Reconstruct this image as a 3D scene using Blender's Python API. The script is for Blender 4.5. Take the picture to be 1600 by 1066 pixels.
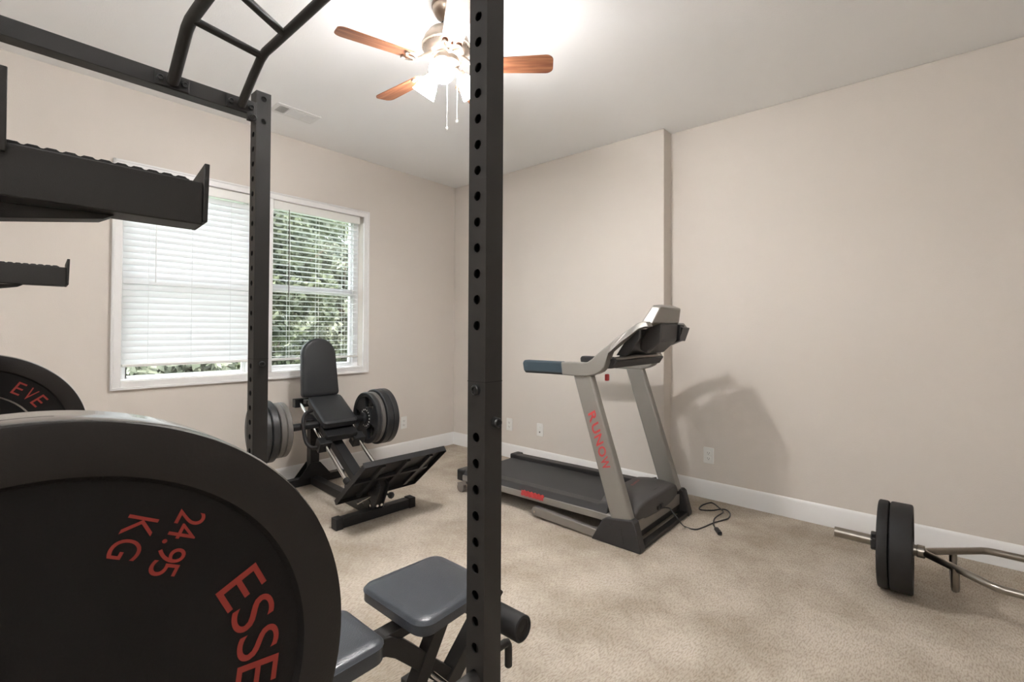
import bpy, bmesh, math, random
from math import sin, cos, pi, radians as R
from mathutils import Vector, Matrix
import numpy as np

for o in list(bpy.data.objects): bpy.data.objects.remove(o)
scn = bpy.context.scene
COL = scn.collection

# ---------------------------------------------------------------- camera
YAW, PITCH, ROLL = 0.7175064, 0.0130103, 0.0047163
CAMZ = 1.21497
fw = Vector((cos(YAW)*cos(PITCH), sin(YAW)*cos(PITCH), sin(PITCH)))
rt = Vector((sin(YAW), -cos(YAW), 0)); up = rt.cross(fw)
r2 = rt*cos(ROLL)+up*sin(ROLL); u2 = -rt*sin(ROLL)+up*cos(ROLL)
cam = bpy.data.cameras.new('camera'); camo = bpy.data.objects.new('camera', cam); COL.objects.link(camo)
cam.sensor_width = 36; cam.sensor_fit = 'HORIZONTAL'
cam.lens = 36*739.876/1600
cam.shift_y = (506.455-533)/1600
cam.clip_start = 0.02; cam.clip_end = 200
camo.matrix_world = Matrix(((r2.x, u2.x, -fw.x, 0), (r2.y, u2.y, -fw.y, 0), (r2.z, u2.z, -fw.z, CAMZ), (0, 0, 0, 1)))
scn.camera = camo
# ---------------------------------------------------------------- colour management, world, sun
scn.view_settings.view_transform = 'Standard'
scn.view_settings.look = 'None'
scn.view_settings.gamma = 1
scn.view_settings.use_curve_mapping = False
scn.view_settings.exposure = 2.33
W = bpy.data.worlds.new('sky'); scn.world = W; W.use_nodes = True
bg = W.node_tree.nodes['Background']
bg.inputs[0].default_value = (0.90, 0.95, 1.0, 1); bg.inputs[1].default_value = 1.5
sl = bpy.data.lights.new('sun', 'SUN'); sl.energy = 2.4; sl.angle = R(1.0); sl.color = (1, .96, .88)
so = bpy.data.objects.new('sun', sl); COL.objects.link(so)
so.rotation_euler = Vector((0.35, 0.75, -1.0)).to_track_quat('-Z', 'Y').to_euler()
LAMP_STRENGTH = 21.0
BULB_STRENGTH = 470.0
FILL_UPLIGHT = 580.0  # bulb strength of the added out-of-view fill lamp

# ---------------------------------------------------------------- materials
def nodes(m): return m.node_tree.nodes, m.node_tree.links
def mat(name, col, rough=.5, metal=0.0, noise=0.0, nscale=40, bump=0.0, bscale=200, spec=.5, coat=0.0, col2=None, emis=None, estr=0):
    m = bpy.data.materials.new(name); m.use_nodes = True
    n, l = nodes(m); b = n['Principled BSDF']
    b.inputs['Base Color'].default_value = (*col, 1); b.inputs['Roughness'].default_value = rough
    b.inputs['Metallic'].default_value = metal; b.inputs['Specular IOR Level'].default_value = spec
    b.inputs['Coat Weight'].default_value = coat
    if emis: b.inputs['Emission Color'].default_value = (*emis, 1); b.inputs['Emission Strength'].default_value = estr
    tc = n.new('ShaderNodeTexCoord')
    if noise > 0 or col2:
        t = n.new('ShaderNodeTexNoise'); t.inputs['Scale'].default_value = nscale; t.inputs['Detail'].default_value = 4
        l.new(tc.outputs['Object'], t.inputs['Vector'])
        mx = n.new('ShaderNodeMix'); mx.data_type = 'RGBA'
        c2 = col2 or tuple(c*(1-noise) for c in col)
        mx.inputs[6].default_value = (*col, 1); mx.inputs[7].default_value = (*c2, 1)
        l.new(t.outputs['Fac'], mx.inputs[0]); l.new(mx.outputs[2], b.inputs['Base Color'])
    if bump > 0:
        t = n.new('ShaderNodeTexNoise'); t.inputs['Scale'].default_value = bscale; t.inputs['Detail'].default_value = 3
        l.new(tc.outputs['Object'], t.inputs['Vector'])
        bp = n.new('ShaderNodeBump'); bp.inputs['Strength'].default_value = bump; bp.inputs['Distance'].default_value = .002
        l.new(t.outputs['Fac'], bp.inputs['Height']); l.new(bp.outputs[0], b.inputs['Normal'])
    return m
M = {}
M['wall'] = mat('wall_paint', (.665, .612, .56), .75, bump=.35, bscale=220, spec=.25)
M['ceil'] = mat('ceiling_paint', (.92, .92, .915), .9, bump=.3, bscale=160, spec=.1)
M['trim'] = mat('white_trim_paint', (.80, .79, .78), .4, bump=.05, bscale=60)
M['steel'] = mat('black_powder_coat', (.022, .020, .0185), .5, bump=.25, bscale=900, spec=.3)
M['lpsteel'] = mat('gloss_black_steel', (.016, .016, .017), .38, bump=.15, bscale=900, spec=.35)
M['bolt'] = mat('black_bolt', (.02, .02, .02), .35)
M['hole'] = mat('tube_inside', (.008, .008, .008), .9)
M['rub'] = mat('black_rubber', (.015, .014, .014), .55, bump=.4, bscale=700, spec=.3)
M['rubtop'] = mat('plate_rubber', (.016, .0135, .0125), .42, bump=.1, bscale=500, spec=.28)
M['rubside'] = mat('plate_tread_rubber', (.03, .028, .027), .2, bump=.03, bscale=500, spec=.8, coat=.6)
M['rubin'] = mat('plate_rubber_recess', (.005, .004, .0038), .6, bump=.2, bscale=500, spec=.22)
M['red'] = mat('red_lettering', (.24, .020, .012), .6)
M['redb'] = mat('red_sticker', (.48, .04, .042), .5)
M['vinyl'] = mat('black_vinyl', (.020, .021, .023), .42, bump=.25, bscale=350, spec=.4)
M['vinyl2'] = mat('bench_vinyl', (.038, .043, .052), .28, bump=.3, bscale=300)
M['chrome'] = mat('chrome', (.75, .73, .70), .18, 1.0)
M['nickel'] = mat('brushed_nickel', (.33, .30, .265), .28, 1.0, noise=.2, nscale=30)
M['iron'] = mat('dark_iron', (.022, .023, .025), .35, bump=.3, bscale=200, spec=.6)
M['irong'] = mat('grey_iron', (.13, .12, .11), .4, bump=.3, bscale=200)
M['silver'] = mat('silver_plastic', (.245, .23, .21), .38, .25, bump=.05, bscale=400)
M['greyrail'] = mat('grey_rail', (.22, .20, .18), .45, .3)
M['dkplas'] = mat('dark_plastic', (.030, .028, .028), .45, bump=.3, bscale=600, spec=.35)
M['dkplas2'] = mat('charcoal_plastic', (.055, .051, .050), .5, bump=.3, bscale=600)
M['blkplas'] = mat('black_plastic', (.012, .012, .013), .4)
M['grip'] = mat('blue_grey_grip', (.028, .047, .062), .5, bump=.3, bscale=500)
M['belt'] = mat('treadmill_belt', (.035, .035, .036), .6, bump=.5, bscale=900)
M['white'] = mat('white_plastic', (.78, .77, .74), .35)
M['slotm'] = mat('socket_slot', (.12, .11, .10), .6)
M['brass'] = mat('antique_pewter', (.30, .24, .19), .35, .9)
M['fanmetal'] = mat('fan_metal', (.34, .28, .23), .4, .8, noise=.25, nscale=25)
M['vent'] = mat('vent_metal', (.80, .80, .79), .4)
M['ventin'] = mat('vent_inside', (.25, .25, .24), .8)
M['frame'] = mat('vinyl_window_frame', (.85, .85, .86), .35)
M['bark'] = mat('bark', (.10, .075, .05), .9, noise=.5, nscale=12)

def wood():
    m = mat('walnut_blade', (.30, .115, .055), .42); n, l = nodes(m); b = n['Principled BSDF']
    tc = n.new('ShaderNodeTexCoord'); mp = n.new('ShaderNodeMapping'); mp.inputs['Scale'].default_value = (3, 45, 8)
    t = n.new('ShaderNodeTexNoise'); t.inputs['Scale'].default_value = 1.6; t.inputs['Detail'].default_value = 6
    cr = n.new('ShaderNodeValToRGB')
    cr.color_ramp.elements[0].position = .35; cr.color_ramp.elements[0].color = (.19, .062, .03, 1)
    cr.color_ramp.elements[1].position = .68; cr.color_ramp.elements[1].color = (.40, .17, .085, 1)
    l.new(tc.outputs['Object'], mp.inputs[0]); l.new(mp.outputs[0], t.inputs['Vector']); l.new(t.outputs['Fac'], cr.inputs[0]); l.new(cr.outputs[0], b.inputs['Base Color'])
    return m
M['wood'] = wood()

def carpet():
    m = mat('beige_carpet', (.5, .42, .33), .95, spec=.1); n, l = nodes(m); b = n['Principled BSDF']
    tc = n.new('ShaderNodeTexCoord')
    big = n.new('ShaderNodeTexNoise'); big.inputs['Scale'].default_value = 2.3; big.inputs['Detail'].default_value = 5; big.inputs['Roughness'].default_value = .62
    l.new(tc.outputs['Object'], big.inputs['Vector'])
    cr = n.new('ShaderNodeValToRGB')
    cr.color_ramp.elements[0].position = .36; cr.color_ramp.elements[0].color = (.36, .305, .245, 1)
    cr.color_ramp.elements[1].position = .60; cr.color_ramp.elements[1].color = (.51, .45, .38, 1)
    l.new(big.outputs['Fac'], cr.inputs[0])
    mp = n.new('ShaderNodeMapping'); mp.inputs['Rotation'].default_value = (0, 0, R(22)); mp.inputs['Scale'].default_value = (58, 185, 80)
    l.new(tc.outputs['Object'], mp.inputs[0])
    fine = n.new('ShaderNodeTexNoise'); fine.inputs['Scale'].default_value = 1.0; fine.inputs['Detail'].default_value = 2
    fine.inputs['Distortion'].default_value = 0.0
    l.new(mp.outputs[0], fine.inputs['Vector'])
    cf = n.new('ShaderNodeValToRGB')
    cf.color_ramp.elements[0].position = .36; cf.color_ramp.elements[0].color = (.74, .715, .69, 1)
    cf.color_ramp.elements[1].position = .56; cf.color_ramp.elements[1].color = (1, 1, 1, 1)
    l.new(fine.outputs['Fac'], cf.inputs[0])
    mx = n.new('ShaderNodeMix'); mx.data_type = 'RGBA'; mx.blend_type = 'MULTIPLY'; mx.inputs[0].default_value = 1
    l.new(cr.outputs[0], mx.inputs[6]); l.new(cf.outputs[0], mx.inputs[7]); l.new(mx.outputs[2], b.inputs['Base Color'])
    bp = n.new('ShaderNodeBump'); bp.inputs['Strength'].default_value = .6; bp.inputs['Distance'].default_value = .004
    l.new(fine.outputs['Fac'], bp.inputs['Height']); l.new(bp.outputs[0], b.inputs['Normal'])
    return m
M['carpet'] = carpet()

def glass():
    m = bpy.data.materials.new('window_glass'); m.use_nodes = True; n, l = nodes(m); n.clear()
    o = n.new('ShaderNodeOutputMaterial'); t = n.new('ShaderNodeBsdfTransparent'); g = n.new('ShaderNodeBsdfGlossy'); g.inputs['Roughness'].default_value = .02
    t.inputs[0].default_value = (.96, .98, .97, 1)
    mx = n.new('ShaderNodeMixShader'); mx.inputs[0].default_value = .05
    l.new(t.outputs[0], mx.inputs[1]); l.new(g.outputs[0], mx.inputs[2]); l.new(mx.outputs[0], o.inputs[0]); return m
M['glass'] = glass()

def translucent(name, col, f, rough=.5):
    m = bpy.data.materials.new(name); m.use_nodes = True; n, l = nodes(m); b = n['Principled BSDF']; o = n['Material Output']
    b.inputs['Base Color'].default_value = (*col, 1); b.inputs['Roughness'].default_value = rough
    t = n.new('ShaderNodeBsdfTranslucent'); t.inputs[0].default_value = (*col, 1)
    mx = n.new('ShaderNodeMixShader'); mx.inputs[0].default_value = f
    l.new(b.outputs[0], mx.inputs[1]); l.new(t.outputs[0], mx.inputs[2]); l.new(mx.outputs[0], o.inputs[0]); return m
M['slat'] = translucent('blind_slat', (.84, .85, .86), .22)
M['cord'] = mat('blind_cord', (.93, .93, .93), .8)

def leafmat(name, a, b_):
    m = translucent(name, a, .35); n, l = nodes(m)
    tc = n.new('ShaderNodeTexCoord'); t = n.new('ShaderNodeTexNoise'); t.inputs['Scale'].default_value = 2.2; t.inputs['Detail'].default_value = 5
    cr = n.new('ShaderNodeValToRGB'); cr.color_ramp.elements[0].position = .35; cr.color_ramp.elements[1].position = .62
    cr.color_ramp.elements[0].color = (*a, 1); cr.color_ramp.elements[1].color = (*b_, 1)
    l.new(tc.outputs['Object'], t.inputs['Vector']); l.new(t.outputs['Fac'], cr.inputs[0])
    for x in n:
        if x.type == 'BSDF_PRINCIPLED': l.new(cr.outputs[0], x.inputs['Base Color'])
        if x.type == 'BSDF_TRANSLUCENT': l.new(cr.outputs[0], x.inputs[0])
    return m
M['leaf1'] = leafmat('leaves_mid', (.022, .030, .018), (.12, .135, .075))
M['leaf2'] = leafmat('leaves_light', (.06, .07, .05), (.27, .28, .21))
M['leaf3'] = leafmat('leaves_dark', (.015, .022, .014), (.05, .065, .035))
M['lawn'] = mat('lawn', (.12, .17, .06), .95, noise=.4, nscale=6)

def lampmat():
    m = bpy.data.materials.new('lit_frosted_glass'); m.use_nodes = True; n, l = nodes(m); b = n['Principled BSDF']
    b.inputs['Base Color'].default_value = (.9, .88, .84, 1); b.inputs['Emission Color'].default_value = (1.0, .985, .985, 1)
    b.inputs['Emission Strength'].default_value = LAMP_STRENGTH; return m
M['lamp'] = lampmat()
M['bulb'] = lampmat(); M['bulb'].name = 'lit_bulb'; M['bulb'].node_tree.nodes['Principled BSDF'].inputs['Emission Strength'].default_value = BULB_STRENGTH

# ---------------------------------------------------------------- mesh helpers
WM = {}
def frame_of(z, hint=Vector((0, 0, 1))):
    z = Vector(z).normalized()
    if abs(z.dot(hint)) > .99: hint = Vector((1, 0, 0))
    x = hint.cross(z).normalized(); y = z.cross(x); return x, y, z
class MB:
    def __init__(s): s.v = []; s.f = []; s.mi = []; s.cur = 0
    def add(s, vs, fs, T=None):
        o = len(s.v)
        for p in vs:
            p = Vector(p)
            if T is not None: p = T @ p
            s.v.append(p)
        for f in fs: s.f.append([i+o for i in f]); s.mi.append(s.cur)
        return s
    def box(s, lo, hi, T=None):
        x0, y0, z0 = lo; x1, y1, z1 = hi
        return s.add([(x0,y0,z0),(x1,y0,z0),(x1,y1,z0),(x0,y1,z0),(x0,y0,z1),(x1,y0,z1),(x1,y1,z1),(x0,y1,z1)],
              [(0,3,2,1),(4,5,6,7),(0,1,5,4),(1,2,6,5),(2,3,7,6),(3,0,4,7)], T)
    def bar(s, a, b, w, h, hint=(0,0,1)):      # box from a to b, width w (sideways) height h (along hint)
        a, b = Vector(a), Vector(b); z = (b-a); L = z.length; z.normalize()
        hint = Vector(hint); x = hint.cross(z)
        if x.length < 1e-4: x = Vector((1,0,0)).cross(z)
        x.normalize(); y = z.cross(x)
        T = Matrix(((x.x,y.x,z.x,a.x),(x.y,y.y,z.y,a.y),(x.z,y.z,z.z,a.z),(0,0,0,1)))
        return s.box((-w/2,-h/2,0),(w/2,h/2,L),T)
    def prism(s, pts, axis, lo, hi, T=None):    # profile pts in the other two axes (cyclic order)
        def P(u, v, w):
            if axis == 0: return (w, u, v)
            if axis == 1: return (u, w, v)
            return (u, v, w)
        n = len(pts)
        vs = [P(u, v, lo) for u, v in pts]+[P(u, v, hi) for u, v in pts]
        fs = [list(range(n))[::-1], list(range(n, 2*n))]+[(i, (i+1) % n, n+(i+1) % n, n+i) for i in range(n)]
        return s.add(vs, fs, T)
    def tube(s, path, r, n=16, cap=True, closed=False):
        P = [Vector(p) for p in path]; rs = r if isinstance(r, (list, tuple)) else [r]*len(P)
        rings = []; px = None
        for i, p in enumerate(P):
            if closed: d = (P[(i+1) % len(P)]-P[i-1])
            elif i == 0: d = P[1]-P[0]
            elif i == len(P)-1: d = P[-1]-P[-2]
            else: d = (P[i+1]-P[i]).normalized()+(P[i]-P[i-1]).normalized()
            d.normalize()
            if px is None: px, _, _ = frame_of(d)
            x = (px-d*px.dot(d)).normalized(); y = d.cross(x); px = x
            rings.append([p+x*cos(2*pi*k/n)*rs[i]+y*sin(2*pi*k/n)*rs[i] for k in range(n)])
        vs = [v for rg in rings for v in rg]; fs = []
        m = len(P)
        for i in range(m if closed else m-1):
            for k in range(n):
                fs.append((i*n+k, i*n+(k+1) % n, ((i+1) % m)*n+(k+1) % n, ((i+1) % m)*n+k))
        if cap and not closed: fs += [list(range(n))[::-1], list(range((m-1)*n, m*n))]
        return s.add(vs, fs)
    def lathe(s, prof, T=None, n=48, closed=False):   # prof (r,h) revolved around z
        vs = []; fs = []; m = len(prof)
        for r, h in prof:
            for k in range(n): vs.append((r*cos(2*pi*k/n), r*sin(2*pi*k/n), h))
        for i in range(m if closed else m-1):
            j = (i+1) % m
            for k in range(n): fs.append((i*n+k, i*n+(k+1) % n, j*n+(k+1) % n, j*n+k))
        if not closed:
            if prof[0][0] > 1e-5: fs.append(list(range(n))[::-1])
            if prof[-1][0] > 1e-5: fs.append(list(range((m-1)*n, m*n)))
        return s.add(vs, fs, T)
    def rbox(s, lo, hi, r, axis=2, seg=6, T=None, dome=0):  # box with rounded corners in the plane normal to axis
        ax = [i for i in range(3) if i != axis]
        a0, a1 = lo[ax[0]], hi[ax[0]]; b0, b1 = lo[ax[1]], hi[ax[1]]; pts = []
        for cx, cy, st in ((a1-r, b1-r, 0), (a0+r, b1-r, 90), (a0+r, b0+r, 180), (a1-r, b0+r, 270)):
            for k in range(seg+1):
                t = R(st+90*k/seg); pts.append((cx+r*cos(t), cy+r*sin(t)))
        return s.prism(pts, axis, lo[axis], hi[axis], T)
    def build(s, name, m, parent=None, bevel=0, seg=2, smooth=35, sub=0, local=None):
        me = bpy.data.meshes.new(name); me.from_pydata([tuple(v) for v in s.v], [], s.f)
        ms = m if isinstance(m, (list, tuple)) else [m]
        for q in ms: me.materials.append(q)
        for p, i in zip(me.polygons, s.mi): p.material_index = i
        bm = bmesh.new(); bm.from_mesh(me)
        bmesh.ops.remove_doubles(bm, verts=bm.verts, dist=1e-6)
        bmesh.ops.recalc_face_normals(bm, faces=bm.faces)
        bm.to_mesh(me); bm.free()
        for p in me.polygons: p.use_smooth = True
        me.set_sharp_from_angle(angle=R(smooth))
        o = bpy.data.objects.new(name, me); COL.objects.link(o)
        if parent:
            o.parent = parent
            if local is not None: o.matrix_local = WM[parent.name].inverted() @ local; WM[o.name] = local
            else: me.transform(WM[parent.name].inverted()); WM[o.name] = WM[parent.name]
        else: WM[o.name] = Matrix.Identity(4)
        if bevel > 0:
            b = o.modifiers.new('bevel', 'BEVEL'); b.width = bevel; b.segments = seg; b.limit_method = 'ANGLE'; b.angle_limit = R(40)
        if sub: b = o.modifiers.new('sub', 'SUBSURF'); b.levels = sub; b.render_levels = sub
        return o
def tag(o, label=None, cat=None, group=None, kind=None):
    if label: o['label'] = label
    if cat: o['category'] = cat
    if group: o['group'] = group
    if kind: o['kind'] = kind
    return o
def thing(name, label, cat, loc=(0,0,0), rz=0, group=None):
    o = bpy.data.objects.new(name, None); COL.objects.link(o); o.location = loc; o.rotation_euler = (0,0,rz)
    o.empty_display_size = .1
    WM[o.name] = Matrix.Translation(loc) @ Matrix.Rotation(rz, 4, 'Z')
    return tag(o, label, cat, group)
def copy_tree(o, parent=None):
    c = o.copy(); COL.objects.link(c)
    if parent: c.parent = parent; c.matrix_parent_inverse = o.matrix_parent_inverse
    for ch in [x for x in list(bpy.data.objects) if x.parent == o]: copy_tree(ch, c)
    return c
def LT(x, y, z): return Matrix.Translation((x, y, z))
def axisT(origin, d, hint=(0,0,1)):
    x, y, z = frame_of(d, Vector(hint))
    return Matrix(((x.x,y.x,z.x,origin[0]),(x.y,y.y,z.y,origin[1]),(x.z,y.z,z.z,origin[2]),(0,0,0,1)))
def cyl(mb, a, b, r, n=24, r2=None):
    a, b = Vector(a), Vector(b); L = (b-a).length
    return mb.lathe([(r, 0), (r if r2 is None else r2, L)], axisT(a, b-a), n)

_glyph = {}
def glyph(ch, off=0.0):
    if (ch, off) in _glyph: return _glyph[ch, off]
    cu = bpy.data.curves.new('g', 'FONT'); cu.body = ch; cu.resolution_u = 6; cu.offset = off
    o = bpy.data.objects.new('g', cu); COL.objects.link(o)
    dg = bpy.context.evaluated_depsgraph_get(); dg.update()
    me = o.evaluated_get(dg).to_mesh()
    vs = [v.co.copy() for v in me.vertices]; fs = [list(p.vertices) for p in me.polygons]
    o.evaluated_get(dg).to_mesh_clear(); bpy.data.objects.remove(o); bpy.data.curves.remove(cu)
    x0 = min(v.x for v in vs); x1 = max(v.x for v in vs); y0 = min(v.y for v in vs); y1 = max(v.y for v in vs)
    _glyph[ch, off] = ([((v.x-x0)/(x1-x0)-.5, (v.y-y0)/(y1-y0)-.5) for v in vs], fs); return _glyph[ch, off]
def put_char(mb, ch, c, u, v, w, h, shear=0, off=0.0):   # centred at c, right dir u, up dir v
    g, fs = glyph(ch, off); c, u, v = Vector(c), Vector(u), Vector(v)
    mb.add([c+u*(x*w+shear*y*h)+v*(y*h) for x, y in g], fs)

# ================================================================ room shell
H = 2.74; YW = 3.804; XR = 3.416; XC = 3.547; YC = 1.473; XB = -1.5; YB = -2.3; BB = .128
def S(name, mb, m, **k): return tag(mb.build(name, m, **k), kind='structure')
S('floor', MB().box((XB-.15, YB-.15, -.12), (XC+.15, YW+.15, 0)), M['carpet'])
S('ceiling', MB().box((XB-.15, YB-.15, H), (XC+.15, YW+.3, H+.12)), M['ceil'])
WX0, WX1, WZ0, WZ1 = .625, 2.318, .882, 2.222; WMX0, WMX1 = 1.40, 1.535
w = MB()
w.box((XB, YW, 0), (WX0, YW+.15, H)); w.box((WX1, YW, 0), (XC+.15, YW+.15, H))
w.box((WX0, YW, 0), (WX1, YW+.15, WZ0)); w.box((WX0, YW, WZ1), (WX1, YW+.15, H)); w.box((WMX0, YW, WZ0), (WMX1, YW+.15, WZ1))
S('wall_window', w, M['wall'])
S('wall_right', MB().prism([(XR, YW), (XR, YC), (XC, YC), (XC, YB-.15), (XC+.15, YB-.15), (XC+.15, YW)], 2, 0, H), M['wall'], bevel=.004)
S('wall_back', MB().box((XB-.15, YB-.15, 0), (XC, YB, H)), M['wall'])
S('wall_left', MB().box((XB-.15, YB, 0), (XB, YW+.15, H)), M['wall'])
def bprof(t=.014):
    return [(0, 0), (t, 0), (t, BB-.03), (t-.003, BB-.022), (t-.003, BB-.012), (t-.009, BB-.003), (t-.011, BB), (0, BB)]
b = MB(); b.prism([(YW-u, z) for u, z in bprof()], 0, XB, XR)
S('baseboard_window', b, M['trim'])
b = MB(); b.prism([(XR-u, z) for u, z in bprof()], 1, YC-.014, YW-.012)
b.prism([(YC-u, z) for u, z in bprof()], 0, XR-.013, XC)
b.prism([(XC-u, z) for u, z in bprof()], 1, YB, YC)
S('baseboard_right', b, M['trim'])
b = MB(); b.prism([(YB+u, z) for u, z in bprof()], 0, XB, XC); S('baseboard_back', b, M['trim'])
b = MB(); b.prism([(XB+u, z) for u, z in bprof()], 1, YB, YW); S('baseboard_left', b, M['trim'])
# window casing
t = MB(); cw = .05
def casing(mb, x0, x1, z0, z1, wd, d=.018):
    for (a, b_, c, e) in ((x0-wd, x0, z0-wd, z1+wd), (x1, x1+wd, z0-wd, z1+wd), (x0, x1, z1, z1+wd), (x0, x1, z0-wd, z0)):
        mb.box((a, YW-d, c), (b_, YW, e))
    o = .012
    for (a, b_, c, e) in ((x0-wd, x0-wd+o, z0-wd, z1+wd), (x1+wd-o, x1+wd, z0-wd, z1+wd), (x0-wd, x1+wd, z1+wd-o, z1+wd), (x0-wd, x1+wd, z0-wd, z0-wd+o)):
        mb.box((a, YW-d-.007, c), (b_, YW-d+.001, e))
casing(t, WX0, WX1, WZ0, WZ1, cw)
t.box((WMX0, YW-.014, WZ0), (WMX1, YW, WZ1))
S('trim_1', t, M['trim'], bevel=.003)
def window(name, x0, x1, gx0, gx1, gz0):
    root = tag(bpy.data.objects.new(name, None), kind='structure'); COL.objects.link(root); root.location = (x0, YW+.09, WZ0)
    WM[root.name] = LT(x0, YW+.09, WZ0)
    f = MB(); y0, y1 = YW+.075, YW+.14; z0, z1 = WZ0, WZ1; gz1 = 2.17
    f.box((x0, y0, z0), (gx0-.02, y1, z1)); f.box((gx1+.02, y0, z0), (x1, y1, z1)); f.box((gx0-.02, y0, z0), (gx1+.02, y1, gz0-.02)); f.box((gx0-.02, y0, gz1+.02), (gx1+.02, y1, z1))
    f.build('window_frame', M['frame'], root, bevel=.004)
    s_ = MB(); y0, y1 = YW+.09, YW+.125
    s_.box((gx0-.02, y0, gz0-.02), (gx0, y1, gz1+.02)); s_.box((gx1, y0, gz0-.02), (gx1+.02, y1, gz1+.02)); s_.box((gx0, y0, gz0-.02), (gx1, y1, gz0)); s_.box((gx0, y0, gz1), (gx1, y1, gz1+.02))
    s_.box((gx0, y0-.012, 1.512), (gx1, y1, 1.565))
    sa = s_.build('sash', M['frame'], root, bevel=.003)
    g = MB(); g.box((gx0, YW+.105, gz0), (gx1, YW+.109, 1.512)); g.box((gx0, YW+.105, 1.565), (gx1, YW+.109, gz1))
    g.build('pane', M['glass'], sa)
    return root
window('window_1', WX0, WMX0, .668, 1.361, .905)
window('window_2', WMX1, WX1, 1.573, 2.245, .925)
s_ = MB(); s_.box((WX0, YW-.004, WZ0-.012), (WMX0, YW+.08, WZ0+.006)); s_.box((WMX1, YW-.004, WZ0-.012), (WX1, YW+.08, WZ0+.006))
S('trim_2', s_, M['trim'], bevel=.002)

def blind(x0, x1, ztop, zbot, tilt, label, wandx, wandlen, wand_mat, pitch=.0405):
    t = thing('window_blind', label, 'blind', ((x0+x1)/2, YW+.042, ztop), 0)
    h = MB(); h.box((x0, YW+.012, ztop-.05), (x1, YW+.065, ztop)); h.box((x0, YW+.004, ztop-.062), (x1, YW+.012, ztop+.003))
    h.build('headrail', M['white'], t, bevel=.003)
    s_ = MB(); n = int((ztop-.075-zbot-.02)/pitch)
    yc = YW+.042; zs = []
    for k in range(n+1):
        z = ztop-.085-k*pitch
        if z < zbot+.03: break
        zs.append(z); prof = []
        hw = .0245
        for u in (-1, -.5, 0, .5, 1):
            a = u*hw; cr = .0022*(1-u*u); prof.append((yc+a*cos(tilt)-cr*sin(tilt), z+a*sin(tilt)+cr*cos(tilt)))
        for u in (1, .5, 0, -.5, -1):
            a = u*hw; cr = .0022*(1-u*u)-.0022; prof.append((yc+a*cos(tilt)-cr*sin(tilt), z+a*sin(tilt)+cr*cos(tilt)))
        s_.prism(prof, 0, x0+.004, x1-.004)
    s_.build('slats', M['slat'], t, smooth=60)
    b_ = MB(); b_.box((x0+.003, yc-.026, zbot), (x1-.003, yc+.026, zbot+.018)); b_.build('bottom_rail', M['white'], t, bevel=.004)
    for fx in (.18, .5, .82):
        c = MB(); X = x0+(x1-x0)*fx
        dd = .0245*abs(cos(tilt))+.002
        for dy in (-dd, dd): c.tube([(X, yc+dy, ztop-.05), (X, yc+dy, zbot+.01)], .0011, 6)
        c.build('ladder_cord', M['cord'], t)
    wd = MB(); wd.tube([(wandx, YW-.0, ztop-.055), (wandx, YW-.004, ztop-.07), (wandx, YW-.006, ztop-wandlen)], .0035, 8)
    wd.build('tilt_wand', wand_mat, t)
    return t
blind(WX0+.008, WMX0-.008, 2.217, .968, R(62), 'left white slatted window blind, nearly closed', .80, .70, M['cord'])
blind(WMX1+.008, WX1-.030, 2.217, .968, R(-2), 'right white slatted window blind, slats open to the trees', 1.66, .75, M['slotm'])

# ================================================================ outlets and vent
def outlet(loc, normal, label, kind, group=None):
    rz = {'-x': -pi/2, '-y': 0}[normal]
    t = thing('wall_outlet' if kind != 'jack' else 'jack_plate', label, 'outlet' if kind != 'jack' else 'wall plate', loc, rz, group)
    T = WM[t.name]
    m = MB(); m.rbox((-.036, -.006, -.058), (.036, 0, .058), .006, 1, 3, T); m.build('cover_plate', M['white'], t, bevel=.002)
    if kind == 'duplex':
        for z in (-.0195, .0195):
            r = MB(); r.rbox((-.0165, -.009, z-.014), (.0165, -.005, z+.014), .008, 1, 4, T); ro = r.build('receptacle', M['white'], t)
            s = MB(); s.box((-.0085, -.0095, z-.003), (-.006, -.0085, z+.006), T); s.box((.006, -.0095, z-.003), (.0085, -.0085, z+.005), T)
            cyl(s, T @ Vector((0, -.0095, z-.0085)), T @ Vector((0, -.0085, z-.0085)), .0028, 10); s.build('slot', M['slotm'], ro)
    elif kind == 'jack':
        for z in (-.02, .02):
            s = MB(); cyl(s, T @ Vector((0, -.012, z)), T @ Vector((0, -.005, z)), .006, 14); s.build('jack', M['slotm'] if z < 0 else M['white'], t)
    else:
        r = MB(); r.box((-.0165, -.008, -.033), (.0165, -.005, .033), T); r.build('insert', M['white'], t)
    return t
outlet((XR, 3.004, .313), '-x', 'white wall outlet left of the two on the protruding wall, nearest the corner', 'duplex')
outlet((XR, 2.635, .313), '-x', 'white wall plate with two small round jacks behind treadmill deck', 'jack')
outlet((XC, 1.190, .311), '-x', 'white wall outlet on the recessed wall within the treadmill shadow', 'duplex')
outlet((2.772, YW, .316), '-y', 'white wall outlet on the window wall beside the leg press plates', 'duplex')

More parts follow.
